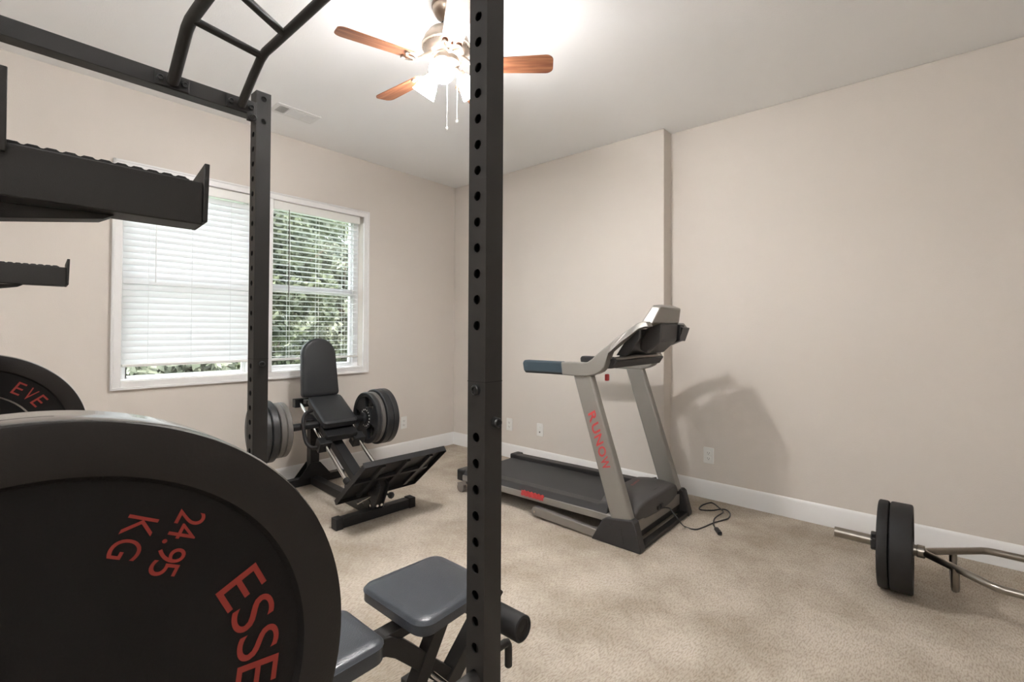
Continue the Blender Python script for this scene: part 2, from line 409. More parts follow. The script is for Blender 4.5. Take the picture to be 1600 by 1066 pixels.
v = thing('ceiling_vent', 'white rectangular ceiling air vent near the window wall', 'air vent', (1.495, 3.34, H))
x0, x1, y0, y1 = 1.345, 1.645, 3.262, 3.428
m = MB(); m.box((x0, y0, H-.006), (x1, y0+.028, H)); m.box((x0, y1-.028, H-.006), (x1, y1, H)); m.box((x0, y0+.028, H-.006), (x0+.028, y1-.028, H)); m.box((x1-.028, y0+.028, H-.006), (x1, y1-.028, H))
m.box((x0+.092, y0+.028, H-.006), (x0+.104, y1-.028, H)); m.box((x1-.104, y0+.028, H-.006), (x1-.092, y1-.028, H))
m.build('vent_frame', M['vent'], v, bevel=.002)
m = MB(); m.box((x0+.02, y0+.02, H-.0025), (x1-.02, y1-.02, H-.0005)); m.build('vent_opening', M['ventin'], v)
m = MB()
for (a, b_, d) in ((x0+.03, x0+.092, -1), (x1-.092, x1-.03, 1)):
    x = a
    while x < b_-.004:
        m.bar((x+.004, y0+.028, H-.006), (x+.004, y1-.028, H-.006), .009, .001, (d*.6, 0, 1)); x += .0105
y = y0+.03
while y < y1-.032:
    m.bar((x0+.104, y+.004, H-.006), (x1-.104, y+.004, H-.006), .009, .001, (0, .6, 1)); y += .0105
m.build('louvres', M['vent'], v)

# ================================================================ power rack
rack = thing('power_rack', 'tall black steel power rack framing the left of the room, holes down its posts', 'power rack', (.34, 1.24, 0))
def post(x0, y0, z1, holes, side_holes=(), w=.05):
    """square tube with round holes through its -x and +x faces"""
    m = MB(); x1, y1 = x0+w, y0+w; t = .003; yc = y0+w/2; hr = .0098; n = 20
    def face(xf, xin, hs, sgn, plane):
        z = 0.0
        def P(a, z, d): return (d, y0+a, z) if plane == 'x' else (x0+a, d, z)
        hs = sorted(hs); c = w/2; q = .016
        for h in hs:
            m.cur = 0
            if h-q > z+1e-4: m.add([P(0, z, xf), P(w, z, xf), P(w, h-q, xf), P(0, h-q, xf)], [(0, 1, 2, 3)])
            m.add([P(0, h-q, xf), P(c-q, h-q, xf), P(c-q, h+q, xf), P(0, h+q, xf)], [(0, 1, 2, 3)])
            m.add([P(c+q, h-q, xf), P(w, h-q, xf), P(w, h+q, xf), P(c+q, h+q, xf)], [(0, 1, 2, 3)])
            sq = []; ci = []; ci2 = []
            for k in range(n):
                a = 2*pi*k/n; s = q/max(abs(cos(a)), abs(sin(a)))
                sq.append(P(c+s*cos(a), h+s*sin(a), xf)); ci.append(P(c+hr*cos(a), h+hr*sin(a), xf)); ci2.append(P(c+hr*cos(a), h+hr*sin(a), xin))
            # exact corners
            m.add(sq+ci, [(k, (k+1) % n, n+(k+1) % n, n+k) for k in range(n)])
            cs = [(45, 2, 3), (135, 7, 8), (225, 12, 13), (315, 17, 18)]
            for ang, i, j in cs:
                a = R(ang); cp = P(c+q*(1 if cos(a) > 0 else -1), h+q*(1 if sin(a) > 0 else -1), xf)
                m.add([sq[i], cp, sq[j]], [(0, 1, 2)])
            m.cur = 1; m.add(ci+ci2, [(k, (k+1) % n, n+(k+1) % n, n+k) for k in range(n)]); m.cur = 0
            z = h+q
        m.add([P(0, z, xf), P(w, z, xf), P(w, z1, xf), P(0, z1, xf)], [(0, 1, 2, 3)])
    face(x0, x0+t, holes, -1, 'x'); face(x1, x1-t, holes, 1, 'x')
    face(y0, y0+t, side_holes, -1, 'y'); face(y1, y1-t, (), 1, 'y')
    m.add([(x0, y0, z1), (x1, y0, z1), (x1, y1, z1), (x0, y1, z1)], [(0, 1, 2, 3)])
    m.add([(x0, y0, 0), (x1, y0, 0), (x1, y1, 0), (x0, y1, 0)], [(0, 3, 2, 1)])
    m.cur = 1; e = t   # tube walls seen through the holes
    m.add([(x0+e, y0+e, .002), (x1-e, y0+e, .002), (x1-e, y1-e, .002), (x0+e, y1-e, .002), (x0+e, y0+e, z1-.002), (x1-e, y0+e, z1-.002), (x1-e, y1-e, z1-.002), (x0+e, y1-e, z1-.002)],
          [(0, 1, 5, 4), (2, 3, 7, 6)])
    # inner web so that nothing shines straight through
    m.add([(x0+w/2, y0+e, .002), (x0+w/2, y1-e, .002), (x0+w/2, y1-e, z1-.002), (x0+w/2, y0+e, z1-.002)], [(0, 1, 2, 3)])
    o = m.build('upright', [M['steel'], M['hole']], rack)
    for p in o.data.polygons: p.use_smooth = False
    return o
s = .0531
near_h = [1.808-s*k for k in range(12)]+[1.808+s, 1.808+2*s, 1.808+3*s]+[.996-s*k for k in range(15)]
far_h = [1.802-s*k for k in range(12)]+[1.802+s*k for k in range(1, 4)]+[1.084, 1.036, .988, .936, .885, .834, .784]+[.733-.05*k for k in range(11)]
NX, FX, NY, FY = .681, .656, .665, 1.775; RX = -.037
post(NX, NY, 2.06, near_h); post(FX, FY, 2.06, far_h, (2.035, 1.955))
post(RX, NY, 2.06, near_h); post(RX, FY, 2.06, far_h)
# splice sleeves and bolts
for (x, y, zz) in ((NX, NY, 1.110), (FX, FY, 1.110)):
    m = MB(); m.box((x-.0006, y-.0006, zz-.0012), (x+.0506, y+.0506, zz+.0004)); m.build('splice_seam', M['hole'], rack)
def bolt(p, d, r=.0125, L=.012):
    m = MB(); p = Vector(p); d = Vector(d)
    T = axisT(p-d*.001, d)
    m.lathe([(r*1.15, 0), (r*1.15, .002), (r, .002), (r, L*.8), (r*.85, L), (r*.62, L), (r*.55, L-.004), (0, L-.004)], T, 6 if False else 20)
    return m.build('bolt', M['bolt'], rack, smooth=30)
bolt((NX, NY+.025, 1.093), (-1, 0, 0), .0105, .008); bolt((NX+.029, NY, 1.026), (0, -1, 0), .0105, .013)
bolt((FX+.028, FY, 1.091), (0, -1, 0), .009, .010)
# top side beams, front/back ties, base rails
def beam(a, b, w=.05, h=.05, name='side_beam'):
    m = MB(); m.bar(a, b, w, h); return m.build(name, M['steel'], rack, bevel=.002)
beam((RX+.05, FY+.025, 1.990), (FX, FY+.025, 1.990)); beam((RX+.05, NY+.025, 1.990), (NX, NY+.025, 1.990))
beam((RX+.025, NY+.05, 1.99), (RX+.025, FY, 1.99), name='rear_tie')
beam((RX+.05, FY+.025, .025), (FX, FY+.025, .025), name='base_rail'); beam((RX+.05, NY+.025, .025), (NX, NY+.025, .025), name='base_rail')
beam((RX+.025, NY+.05, .025), (RX+.025, FY, .025), name='base_tie')
m = MB(); m.rbox((RX+.05, NY+.008, .485), (NX+.006, NY+.042, .522), .012, 0, 4); m.build('lower_side_rail', M['steel'], rack)
# joint plates between far beam and post
m = MB(); m.box((FX-.032, FY-.004, 1.94), (FX, FY, 2.012)); m.build('gusset_plate', M['steel'], rack, bevel=.001)
bolt((FX-.012, FY-.004, 1.955), (-.2, -1, -.2), .011, .012)
# multi grip pull-up bar (two bent side tubes with slanted rungs)
def pull_path(x, dx=0):
    zt = 2.105; mid = (FY+NY+.05)/2
    a = [(x, FY-.006, 1.985), (x, 1.745, 2.0), (x+dx*.3, 1.675, 2.055), (x+dx*.6, 1.625, 2.093), (x+dx*.7, 1.59, 2.104), (x+dx*.8, 1.54, zt)]
    return a+[(p[0], 2*mid-p[1], p[2]) for p in a[::-1]]
pu = MB(); pu.tube(pull_path(.408), .0165, 20); po = pu.build('pull_up_tube', M['steel'], rack)
pu = MB(); pu.tube(pull_path(.605, .012), .0135, 20); pu.build('pull_up_tube', M['steel'], rack)
mid = (FY+NY+.05)/2
for (ya, yb, zz) in ((1.572, 1.612, 2.098), (1.335, 1.452, 2.105)):
    for f in (1, -1):
        A = (.410, mid+f*(ya-mid), zz); B = (.612, mid+f*(yb-mid), zz)
        m = MB(); m.tube([A, B], .0115, 16); m.build('pull_up_rung', M['steel'], rack)
for x in (.408, .605):
    for yy, d in ((FY, -1), (NY+.05, 1)):
        m = MB(); m.box((x-.045, min(yy, yy+d*.005), 1.968), (x+.045, max(yy, yy+d*.005), 2.008)); m.build('mounting_flange', M['steel'], rack, bevel=.001)
        for dx in (-.032, .032): bolt((x+dx, yy+d*.005, 1.988), (0, d, 0), .009, .010)
# plate storage pegs on the rear posts
for (y0, y1) in ((NY, NY-.27), (FY+.05, FY+.32)):
    m = MB(); cyl(m, (RX+.03, y0, .92), (RX+.03, y1, .92), .0235, 28); m.build('storage_peg', M['chrome'], rack, bevel=.002)
# J shaped band pin on the outer face of the near post
m = MB(); pts = [(NX+.03, NY-.0, .585), (NX+.031, NY-.014, .585), (NX+.036, NY-.026, .583), (NX+.040, NY-.033, .577), (NX+.042, NY-.036, .568), (NX+.042, NY-.036, .535), (NX+.042, NY-.036, .533)]
m = MB(); m.tube([(NX+0.048, NY+.02, 0.543), (NX+0.084, NY+.018, 0.543), (NX+0.090, NY+.018, 0.541), (NX+0.094, NY+.018, 0.534), (NX+0.095, NY+.018, 0.525), (NX+0.095, NY+.018, 0.490), (NX+0.095, NY+.018, 0.487)], [.0085]*6+[.006], 14)
m.build('band_pin', M['steel'], rack)

# spotter arms (hung on the rear posts, pointing into the room)
def spotter(y0, label, dx, ztop, zb, xe):
    t = thing('spotter_arm', label, 'spotter arm', (RX+.05, y0+.022, ztop-.05), 0, 'spotter arms on the rack')
    x0 = RX+.052; w = .046
    m = MB(); m.prism([(x0, zb), (xe-.004, zb), (xe-.004, ztop), (x0, ztop)], 1, y0, y0+w); m.build('arm_tube', M['steel'], t, bevel=.0015)
    m = MB()                                     # lip plate at the tip, leaning outwards
    m.add([(xe-.004, y0-.001, zb+.004), (xe+.001, y0-.001, zb+.004), (xe-.004, y0+w+.001, zb), (xe+.001, y0+w+.001, zb),
           (xe-.003, y0-.001, ztop+.024), (xe+.003, y0-.001, ztop+.024), (xe-.003, y0+w+.001, ztop+.012), (xe+.003, y0+w+.001, ztop+.012)],
          [(0, 2, 3, 1), (4, 5, 7, 6), (0, 1, 5, 4), (1, 3, 7, 5), (3, 2, 6, 7), (2, 0, 4, 6)])
    m.build('end_lip', M['steel'], t, bevel=.001)
    m = MB(); x = x0+.004; prof = [(x, ztop)]    # ribbed rubber strip on top
    while x < xe-.018:
        prof += [(x, ztop+.0025), (x+.0025, ztop+.0042), (x+.0095, ztop+.0042), (x+.012, ztop+.0025)]; x += .0140
    prof += [(x, ztop+.002), (x, ztop)]
    m.prism(prof, 1, y0+.006, y0+w-.004); m.build('rubber_strip', M['rub'], t)
    m = MB()                                     # brace plate under the arm near the post
    m.prism([(x0-.0, zb-.004), (xe-.085, zb-.001), (xe-.095, zb-.007), (x0, zb-.020)], 1, y0+.014, y0+w-.004); m.build('brace', M['steel'], t, bevel=.001)
    m = MB(); m.box((x0-.003, y0-.003, ztop-.01), (x0+.006, y0+.01, ztop+.072)); m.build('hook_bracket', M['steel'], t, bevel=.001)
    return t
spotter(NY, 'nearest black spotter arm with ribbed top at the upper left', 0, 1.394, 1.342, .19)
spotter(FY-.003, 'farther and smaller black spotter arm, on the window side of the rack', 0, 1.381, 1.330, .177)

# ================================================================ bumper plates on the rack
def bumper(cx, yf, cz, label, thick=.066, r=.2255):
    """vertical plate, front face towards -y at yf"""
    t = thing('bumper_plate', label, 'weight plate', (cx, yf+thick/2, cz), 0, 'bumper plates stored on the rack')
    T = axisT((cx, yf, cz), (0, 1, 0), (0, 0, 1))
    rc = .186; d = .006
    pr = [(.0255, d-.002), (.043, d-.002), (.045, d), (rc-.004, d), (rc, .001), (rc+.004, 0), (r-.006, 0), (r-.0015, .0015), (r, .006), (r, thick-.006), (r-.002, thick-.0015), (r-.006, thick), (rc, thick), (rc-.004, thick-d), (.058, thick-d), (.0255, thick-d)]
    m = MB(); m.lathe(pr, T, 160, closed=True); pb = m.build('plate_body', [M['rubtop'], M['rubin'], M['rubside']], t, smooth=30)
    for p in pb.data.polygons:
        v_ = p.center; rr = (v_.x**2+v_.z**2)**.5
        if rr < rc+.001 and rr > .03: p.material_index = 1
        if rr > r-.001 or (rr > .5*r and abs(p.normal.y) < .8 and rr > r-.004): p.material_index = 2
    m = MB(); m.lathe([(.0255, d-.004), (.036, d-.004), (.036, d-.0015), (.0255, d-.0015)], T, 48, closed=True)
    m.lathe([(.0255, -.001+d), (.028, -.001+d), (.028, thick-d+.001), (.0255, thick-d+.001)], T, 48, closed=True)
    m.build('steel_hub', M['chrome'], t)
    return t
nb = bumper(.026, .443, .927, 'huge black bumper plate in the near left corner with red 24.95 KG lettering')
fb = bumper(.007, 1.842, .922, 'black bumper plate with red EVE lettering, behind the huge near plate')
def letters(parent, cx, cz, y, items):
    m = MB()
    for ch, px, pz, ang, w_, h_ in items:
        a = R(ang); u = (cos(a), 0, sin(a)); v_ = (-sin(a), 0, cos(a))
        put_char(m, ch, (cx+px, y, cz+pz), u, v_, w_, h_)
    return m.build('lettering', M['red'], parent)
it = []
for ch, a in zip('ESSE', (25.5, 14.6, 3.6, -7.0)):
    it.append((ch, .147*cos(R(a)), .147*sin(R(a)), a-90, .0225, .035))
for i, (ch, w_) in enumerate(zip('24.95', (.011, .0115, .0032, .011, .011))):
    f = (0, .27, .50, .73, 1.0)[i]; q = .0225 if ch != '.' else .0035
    px, pz = .094-.018*f, .1345-.034*f
    if ch == '.': px -= .0085; pz += .0043
    it.append((ch, px, pz, -117, w_, .0205 if ch != '.' else .0035))
it.append(('K', .0605, .138, -117, .0145, .0205)); it.append(('G', .0525, .1235, -117, .0145, .0205))
letters(nb, .026, .927, .443+.006-.0006, it)
letters(fb, .007, .922, 1.842+.006-.0006, [(ch, .153*cos(R(a)), .153*sin(R(a)), a-90, .019, .033) for ch, a in zip('EVE', (57, 46.5, 36.5))])
m = MB(); T = axisT((.007, 1.842, .922), (0, 1, 0)); m.lathe([(.116, .0035), (.120, .0035), (.120, .0065), (.116, .0065)], T, 96, closed=True)
m.build('silver_ring', M['chrome'], fb)

# ================================================================ weight bench
bench = thing('weight_bench', 'black adjustable weight bench with two vinyl pads, behind the near rack post', 'weight bench', (.85, 1.17, 0))
def pad(mb, x0, x1, y0, y1, z0, z1, rc, T=None, taper=0, edge=.012):
    """cushion: rounded plan, rounded upper edges"""
    seg = 7
    def outline(ins):
        pts = []; r = max(.004, rc-ins)
        for (cx, cy, st) in ((x1-rc, y1-rc-taper, 0), (x0+rc, y1-rc, 90), (x0+rc, y0+rc, 180), (x1-rc, y0+rc+taper, 270)):
            for k in range(seg+1):
                t = R(st+90*k/seg); pts.append((cx+r*cos(t), cy+r*sin(t)))
        return pts
    lv = [(edge*.6, z0), (0, z0+.006), (0, z1-edge*1.15), (-.0022, z1-edge*1.05), (-.0022, z1-edge*.85), (0, z1-edge*.75), (edge*.35, z1-edge*.3), (edge, z1-edge*.08), (edge*2.6, z1+.002)]
    rings = [[(x, y, z) for x, y in outline(i)] for i, z in lv]; n = len(rings[0])
    vs = [p for r_ in rings for p in r_]; fs = []
    for i in range(len(rings)-1):
        for k in range(n): fs.append((i*n+k, i*n+(k+1) % n, (i+1)*n+(k+1) % n, (i+1)*n+k))
    fs.append(list(range(n))[::-1]); fs.append(list(range((len(rings)-1)*n, len(rings)*n)))
    mb.add(vs, fs, T)
ZT = .435
m = MB(); pad(m, .792, 1.088, 1.0, 1.31, ZT-.044, ZT, .045, taper=.012); m.build('seat_pad', M['vinyl2'], bench, smooth=50)
m = MB(); pad(m, -.18, .712, 1.03, 1.262, ZT-.062, ZT-.008, .04); m.build('back_pad', M['vinyl2'], bench, smooth=50)
m = MB(); m.bar((.70, 1.14, ZT-.075), (1.0, 1.14, ZT-.075), .05, .03); m.bar((-.1, 1.14, ZT-.078), (.66, 1.14, ZT-.078), .05, .03); m.build('pad_support', M['steel'], bench, bevel=.002)
for yb in (1.10, 1.20):
    m = MB(); cyl(m, (.722, yb, ZT-.055), (.722, yb+.014, ZT-.045), .009, 12); m.build('hinge_bolt', M['chrome'], bench, bevel=.002)
# curved adjustment arm
m = MB(); path = [(.62, 1, .362), (.70, 1, .364), (.762, 1, .350), (.80, 1, .325), (.86, 1, .268), (.93, 1, .196), (1.0, 1, .13)]
w2 = .024; L = []; Rr = []
for i, p in enumerate(path):
    d = Vector(path[min(i+1, len(path)-1)])-Vector(path[max(i-1, 0)]); nrm = Vector((-d.z, 0, d.x)).normalized()*w2
    L.append((p[0]+nrm.x, p[2]+nrm.z)); Rr.append((p[0]-nrm.x, p[2]-nrm.z))
vs = []; fs = []; n = len(path)
for y in (1.105, 1.155): vs += [(a, y, c) for a, c in L]+[(a, y, c) for a, c in Rr]
for i in range(n-1):
    fs += [(i, i+1, n+i+1, n+i), (2*n+i, 3*n+i, 3*n+i+1, 2*n+i+1), (i, 2*n+i, 2*n+i+1, i+1), (n+i, n+i+1, 3*n+i+1, 3*n+i)]
fs += [(0, n, 3*n, 2*n), (n-1, 3*n-1, 4*n-1, 2*n-1)]
m.add(vs, fs); m.build('curved_arm', M['steel'], bench, bevel=.002)
m = MB(); m.bar((.98, 1.12, ZT-.06), (.86, 1.12, ZT-.26), .04, .045); m.build('seat_strut', M['steel'], bench, bevel=.002)
m = MB(); m.bar((1.20, 1.12, ZT-.10), (.90, 1.12, .05), .05, .05); m.build('front_leg_post', M['steel'], bench, bevel=.002)
m = MB(); m.bar((-.25, 1.12, .055), (1.0, 1.12, .055), .06, .05); m.build('main_beam', M['steel'], bench, bevel=.002)
m = MB(); m.bar((-.2, 1.12, .055), (.10, 1.12, ZT-.08), .05, .05); m.build('rear_leg_post', M['steel'], bench, bevel=.002)
for x, hw in ((.99, .21), (-.25, .25)):
    m = MB(); m.box((x-.025, 1.12-hw, 0), (x+.025, 1.12+hw, .05)); m.build('cross_foot', M['steel'], bench, bevel=.003)
m = MB(); m.tube([(.88, .985, ZT-.2), (.88, 1.06, ZT-.2)], .008); m.build('adjustment_pin', M['chrome'], bench)
ROL = (1.172, .262)
for y0, y1 in ((.968, 1.105), (1.14, 1.285)):
    m = MB(); T = axisT((ROL[0], y0, ROL[1]), (0, 1, 0)); L_ = y1-y0; r = .041
    m.lathe([(.012, .006), (.030, .006), (.034, 0), (r-.004, 0), (r, .004), (r, L_-.004), (r-.004, L_), (.012, L_)], T, 36, closed=True); m.build('foam_roller', M['rub'], bench, smooth=40)
m = MB(); cyl(m, (ROL[0], .975, ROL[1]), (ROL[0], 1.28, ROL[1]), .012); m.bar((ROL[0], 1.12, ROL[1]), (1.13, 1.12, ZT-.12), .03, .03); m.build('roller_axle', M['steel'], bench)

# ================================================================ treadmill
tm = thing('treadmill', 'grey and black folding treadmill with red lettering, standing along the right wall', 'treadmill', (2.785, 1.9, 0))
XN, XF = 2.42, 3.15; XM = (XN+XF)/2
for side, X0 in ((-1, XN-.015), (1, XF-.045)):
    m = MB(); prof = [(1.478, 0), (1.172, 0), (1.168, .02), (1.205, .155), (1.222, .168), (1.385, .142), (1.405, .13)]
    m.prism(prof, 0, X0, X0+.06); f = m.build('foot_bracket', M['dkplas'], tm, bevel=.006, seg=3)
    m = MB(); xs = X0-.001 if side < 0 else X0+.061
    m.prism([(1.435, .035), (1.27, .028), (1.285, .112), (1.375, .108), (1.39, .10)], 0, xs-.0015, xs+.0015); m.build('recess_panel', M['dkplas'], f, bevel=.001)
m = MB(); m.box((XN+.045, 1.175, .004), (XF-.045, 1.215, .03)); m.box((XN+.045, 1.235, .03), (XF-.045, 1.30, .075)); m.build('base_frame', M['steel'], tm, bevel=.003)
m = MB(); m.box((XN+.06, 1.225, .075), (XF-.06, 1.235, .140)); m.build('front_plate', M['greyrail'], tm)
def upright(X0):
    m = MB(); a0, a1 = (1.335, .0), (1.207, .0)
    prof = [(1.352, .12), (1.229, .155), (1.495, .955), (1.622, .955)]
    m.prism(prof, 0, X0, X0+.055); return m.build('upright', M['greyrail'] if False else M['silver'], tm, bevel=.012, seg=4)
upN = upright(XN); upF = upright(XF-.055)
for X0 in (XN, XF-.055):
    m = MB(); m.prism([(1.63, .945), (1.485, .945), (1.495, .965), (1.545, .995), (1.60, .995), (1.622, .97)], 0, X0-.004, X0+.059); m.build('upright_collar', M['silver'], tm, bevel=.008, seg=3)
# lettering down the near upright
m = MB(); a = Vector((1.535, .765)); b_ = Vector((1.340, .225))
d = Vector((-.1265*2.1, -.8*1.0)); up0 = Vector((1.5585, .955)); dn = Vector((1.2905, .137)); ax = (dn-up0).normalized()
nr = Vector((ax.y, -ax.x));  nr = nr if nr.x < 0 else -nr
for i, ch in enumerate('RUNOW'):
    z = .708-.0645*i
    f = (up0.y-z)/(up0.y-dn.y); c = up0+(dn-up0)*f
    put_char(m, ch, (XN-.0012, c.x-.0, c.y), (0, ax.x, ax.y), (0, nr.x, nr.y), .056 if ch != 'W' else .066, .054, -.25, .02)
m.build('lettering', M['redb'], upN)
# side arms with hand grips
arm_top = [(1.70, 1.019), (1.60, 1.023), (1.545, 1.022), (1.51, 1.028), (1.48, 1.047), (1.452, 1.074), (1.35, 1.165), (1.265, 1.24), (1.24, 1.258), (1.215, 1.266), (1.185, 1.268)]
arm_bot = [(1.165, 1.238), (1.19, 1.236), (1.222, 1.224), (1.30, 1.155), (1.385, 1.075), (1.385, 1.03), (1.395, 1.0), (1.42, .975), (1.455, .957), (1.50, .945), (1.55, .942), (1.62, .940), (1.69, .940)]
for side in (-1, 1):
    m = MB(); prof = arm_top+arm_bot; n = len(prof)
    def xo(y, z):   # arms lean towards the middle as they rise
        s_ = max(0, min(1, (z-1.03)/.22)); return (XN-.012+.10*s_*s_) if side < 0 else (XF+.012-.10*s_*s_)
    th = .062*(-side)
    vs = [(xo(y, z), y, z) for y, z in prof]+[(xo(y, z)+th, y, z) for y, z in prof]
    fs = [list(range(n))[::-1], list(range(n, 2*n))]+[(i, (i+1) % n, n+(i+1) % n, n+i) for i in range(n)]
    # split the side faces so that they stay well shaped
    nt = len(arm_top); nb_ = len(arm_bot)
    fs = [f for f in fs[2:]]
    ti = list(range(nt)); bi = list(range(n-1, nt-1, -1))
    def strip(off, flip):
        i = j = 0; out = []
        while i < nt-1 or j < nb_-1:
            if j >= nb_-1 or (i < nt-1 and (i+1)/(nt-1) <= (j+1)/(nb_-1)): f = (ti[i]+off, ti[i+1]+off, bi[j]+off); i += 1
            else: f = (ti[i]+off, bi[j+1]+off, bi[j]+off); j += 1
            out.append(f[::-1] if flip else f)
        return out
    fs += strip(0, False)+strip(n, True)
    m.add(vs, fs); m.build('side_arm', M['silver'], tm, bevel=.008, seg=3, smooth=40)
    x0 = XN-.010 if side < 0 else XF+.010-.058
    m = MB(); T = None
    m.prism([(2.0, 1.019), (1.70, 1.021), (1.685, .940), (1.985, .937), (2.002, .95), (2.012, 1.0)], 0, x0, x0+.058); g = m.build('hand_grip', M['grip'] if side < 0 else M['dkplas'], tm, bevel=.014, seg=4)
    m = MB(); m.prism([(2.006, .958), (1.692, .960), (1.688, .942), (1.985, .936)], 0, x0-.001, x0+.059); m.build('grip_underside', M['blkplas'], g, bevel=.008)
# console
CX0, CX1 = 2.565, 2.925
m = MB()
m.add([(CX0-.02, 1.262, 1.225), (CX1+.02, 1.262, 1.225), (CX0+.03, 1.19, 1.362), (CX1-.05, 1.19, 1.365), (CX0-.012, 1.165, 1.258), (CX1+.012, 1.165, 1.262), (CX0+.035, 1.135, 1.352), (CX1-.035, 1.135, 1.352),
       (CX0+.1, 1.16, 1.370), (CX1-.13, 1.16, 1.372)],
      [(0, 1, 3, 2), (4, 6, 7, 5), (0, 2, 6, 4), (1, 5, 7, 3), (0, 4, 5, 1), (2, 8, 6), (3, 7, 9), (2, 3, 9, 8), (6, 8, 9, 7)])
m.build('console_hood', M['silver'], tm, bevel=.010, seg=3)
m = MB(); m.prism([(1.262, 1.225), (1.395, 1.04), (1.378, 1.03), (1.235, 1.225)], 0, 2.553, 3.02); m.build('console_panel', M['blkplas'], tm, bevel=.004)
m = MB(); m.prism([(1.30, 1.10), (1.255, 1.075), (1.165, 1.155), (1.158, 1.258), (1.24, 1.258), (1.29, 1.18)], 0, 2.66, 2.90); m.build('console_back', M['dkplas2'], tm, bevel=.012, seg=3)
m = MB(); m.prism([(1.30, 1.12), (1.22, 1.125), (1.15, 1.155), (1.145, 1.255), (1.22, 1.25)], 0, 2.905, 2.97); m.build('console_side_bracket', M['blkplas'], tm, bevel=.004)
m = MB(); m.prism([(1.37, 1.07), (1.30, 1.07), (1.22, 1.17), (1.22, 1.24), (1.262, 1.225)], 0, 2.50, 2.52); m.build('console_side_bracket', M['blkplas'], tm, bevel=.004)
m = MB(); m.prism([(1.22, 1.155), (1.16, 1.15), (1.13, 1.235), (1.17, 1.245)], 0, 2.91, 3.02); m.build('book_ledge', M['blkplas'], tm, bevel=.003)
m = MB(); m.prism([(1.44, 1.035), (1.36, 1.055), (1.34, 1.04), (1.37, .995), (1.42, .99)], 0, XN+.04, XF-.04); m.build('lower_tray', M['dkplas'], tm, bevel=.006)
m = MB(); m.tube([(XN+.05, 1.36, 1.05), (2.7, 1.33, 1.06), (XF-.05, 1.36, 1.05)], .011); m.build('tray_bar', M['greyrail'], tm)
m = MB(); m.rbox((2.50, 1.425, .915), (2.523, 1.445, .955), .004, 0, 2); m.build('safety_key', M['redb'], tm, bevel=.003)
# deck : tilted slightly up to the front
def dz(y): return (2.66-y)*0.018
def deckprism(name, x0, x1, za, zb, y0, y1, mt, bev=.004):
    m = MB(); m.prism([(y0, za+dz(y0)), (y1, za+dz(y1)), (y1, zb+dz(y1)), (y0, zb+dz(y0))], 0, x0, x1); return m.build(name, mt, tm, bevel=bev, seg=3)
DX0, DX1 = XN+.012, XF-.012
for X0, X1 in ((DX0, DX0+.035), (DX1-.035, DX1)): deckprism('side_rail', X0, X1, .088, .135, 1.31, 2.655, M['silver'], .008)
deckprism('deck_board', DX0+.033, DX1-.033, .10, .132, 1.40, 2.62, M['blkplas'])
deckprism('running_belt', DX0+.105, DX1-.105, .095, .140, 1.42, 2.64, M['belt'], .012)
for i, (X0, X1) in enumerate(((DX0, DX0+.10), (DX1-.10, DX1))):
    m = MB(); y0, y1, y2 = 1.39, 1.475, 2.64
    xi0, xi1 = (X0+.03, X1) if i == 0 else (X0, X1-.03)
    zt = .165
    m.add([(X0, y2, .130), (X1, y2, .130), (xi0, y2, zt), (xi1, y2, zt), (X0, y1, .130+dz(y1)), (X1, y1, .130+dz(y1)), (xi0, y1, zt+dz(y1)), (xi1, y1, zt+dz(y1)),
           (X0, y0, .130+dz(y0)), (X1, y0, .130+dz(y0)), (xi0, y0, zt+.028+dz(y0)), (xi1, y0, zt+.028+dz(y0))],
          [(0, 2, 3, 1), (0, 4, 6, 2), (1, 3, 7, 5), (2, 6, 7, 3), (0, 1, 5, 4), (4, 8, 10, 6), (5, 7, 11, 9), (6, 10, 11, 7), (4, 5, 9, 8), (8, 9, 11, 10)])
    m.build('foot_rail', M['dkplas'], tm, bevel=.006, seg=3)
    m = MB(); m.box((X0-.002, 2.60, .085), (X1+.002, 2.668, .168)); m.build('rear_end_cap', M['blkplas'], tm, bevel=.012, seg=3)
m = MB(); m.bar((DX0+.012, 2.57, .085), (DX0+.012, 2.66, .05), .02, .03); cyl(m, (DX0, 2.63, .036), (DX0+.03, 2.63, .036), .034, 24); m.build('rear_wheel', M['greyrail'], tm)
m = MB(); m.bar((DX1-.012, 2.57, .085), (DX1-.012, 2.66, .05), .02, .03); cyl(m, (DX1-.03, 2.63, .036), (DX1, 2.63, .036), .034, 24); m.build('rear_wheel', M['greyrail'], tm)
# red grip pad on the rail
m = MB()
for k in range(6):
    for row in (0, 1):
        y = 2.02-k*.03-row*.015; z = .117+row*.017+dz(y); m.prism([(y+.014*cos(a*pi/3+pi/6), z+.0115*sin(a*pi/3+pi/6)) for a in range(6)], 0, DX0-.006, DX0+.001)
m.box((DX0-.003, 1.85, .108+dz(1.9)), (DX0, 2.03, .138+dz(1.9))); m.build('red_step_pad', M['redb'], tm)
# folding strut under the deck
m = MB(); m.prism([(1.93, .018), (1.44, .004), (1.40, .052), (1.905, .075), (1.925, .068), (1.935, .045)], 0, XN-.005, XN+.028); m.build('folding_strut', M['greyrail'], tm, bevel=.005)
m = MB(); m.prism([(1.93, .018), (1.44, .004), (1.40, .052), (1.905, .075), (1.925, .068), (1.935, .045)], 0, XF-.028, XF+.005); m.build('folding_strut', M['greyrail'], tm, bevel=.005)
m = MB(); cyl(m, (XN-.010, 1.905, .045), (XN-.004, 1.905, .045), .009, 12); m.build('strut_bolt', M['chrome'], tm)
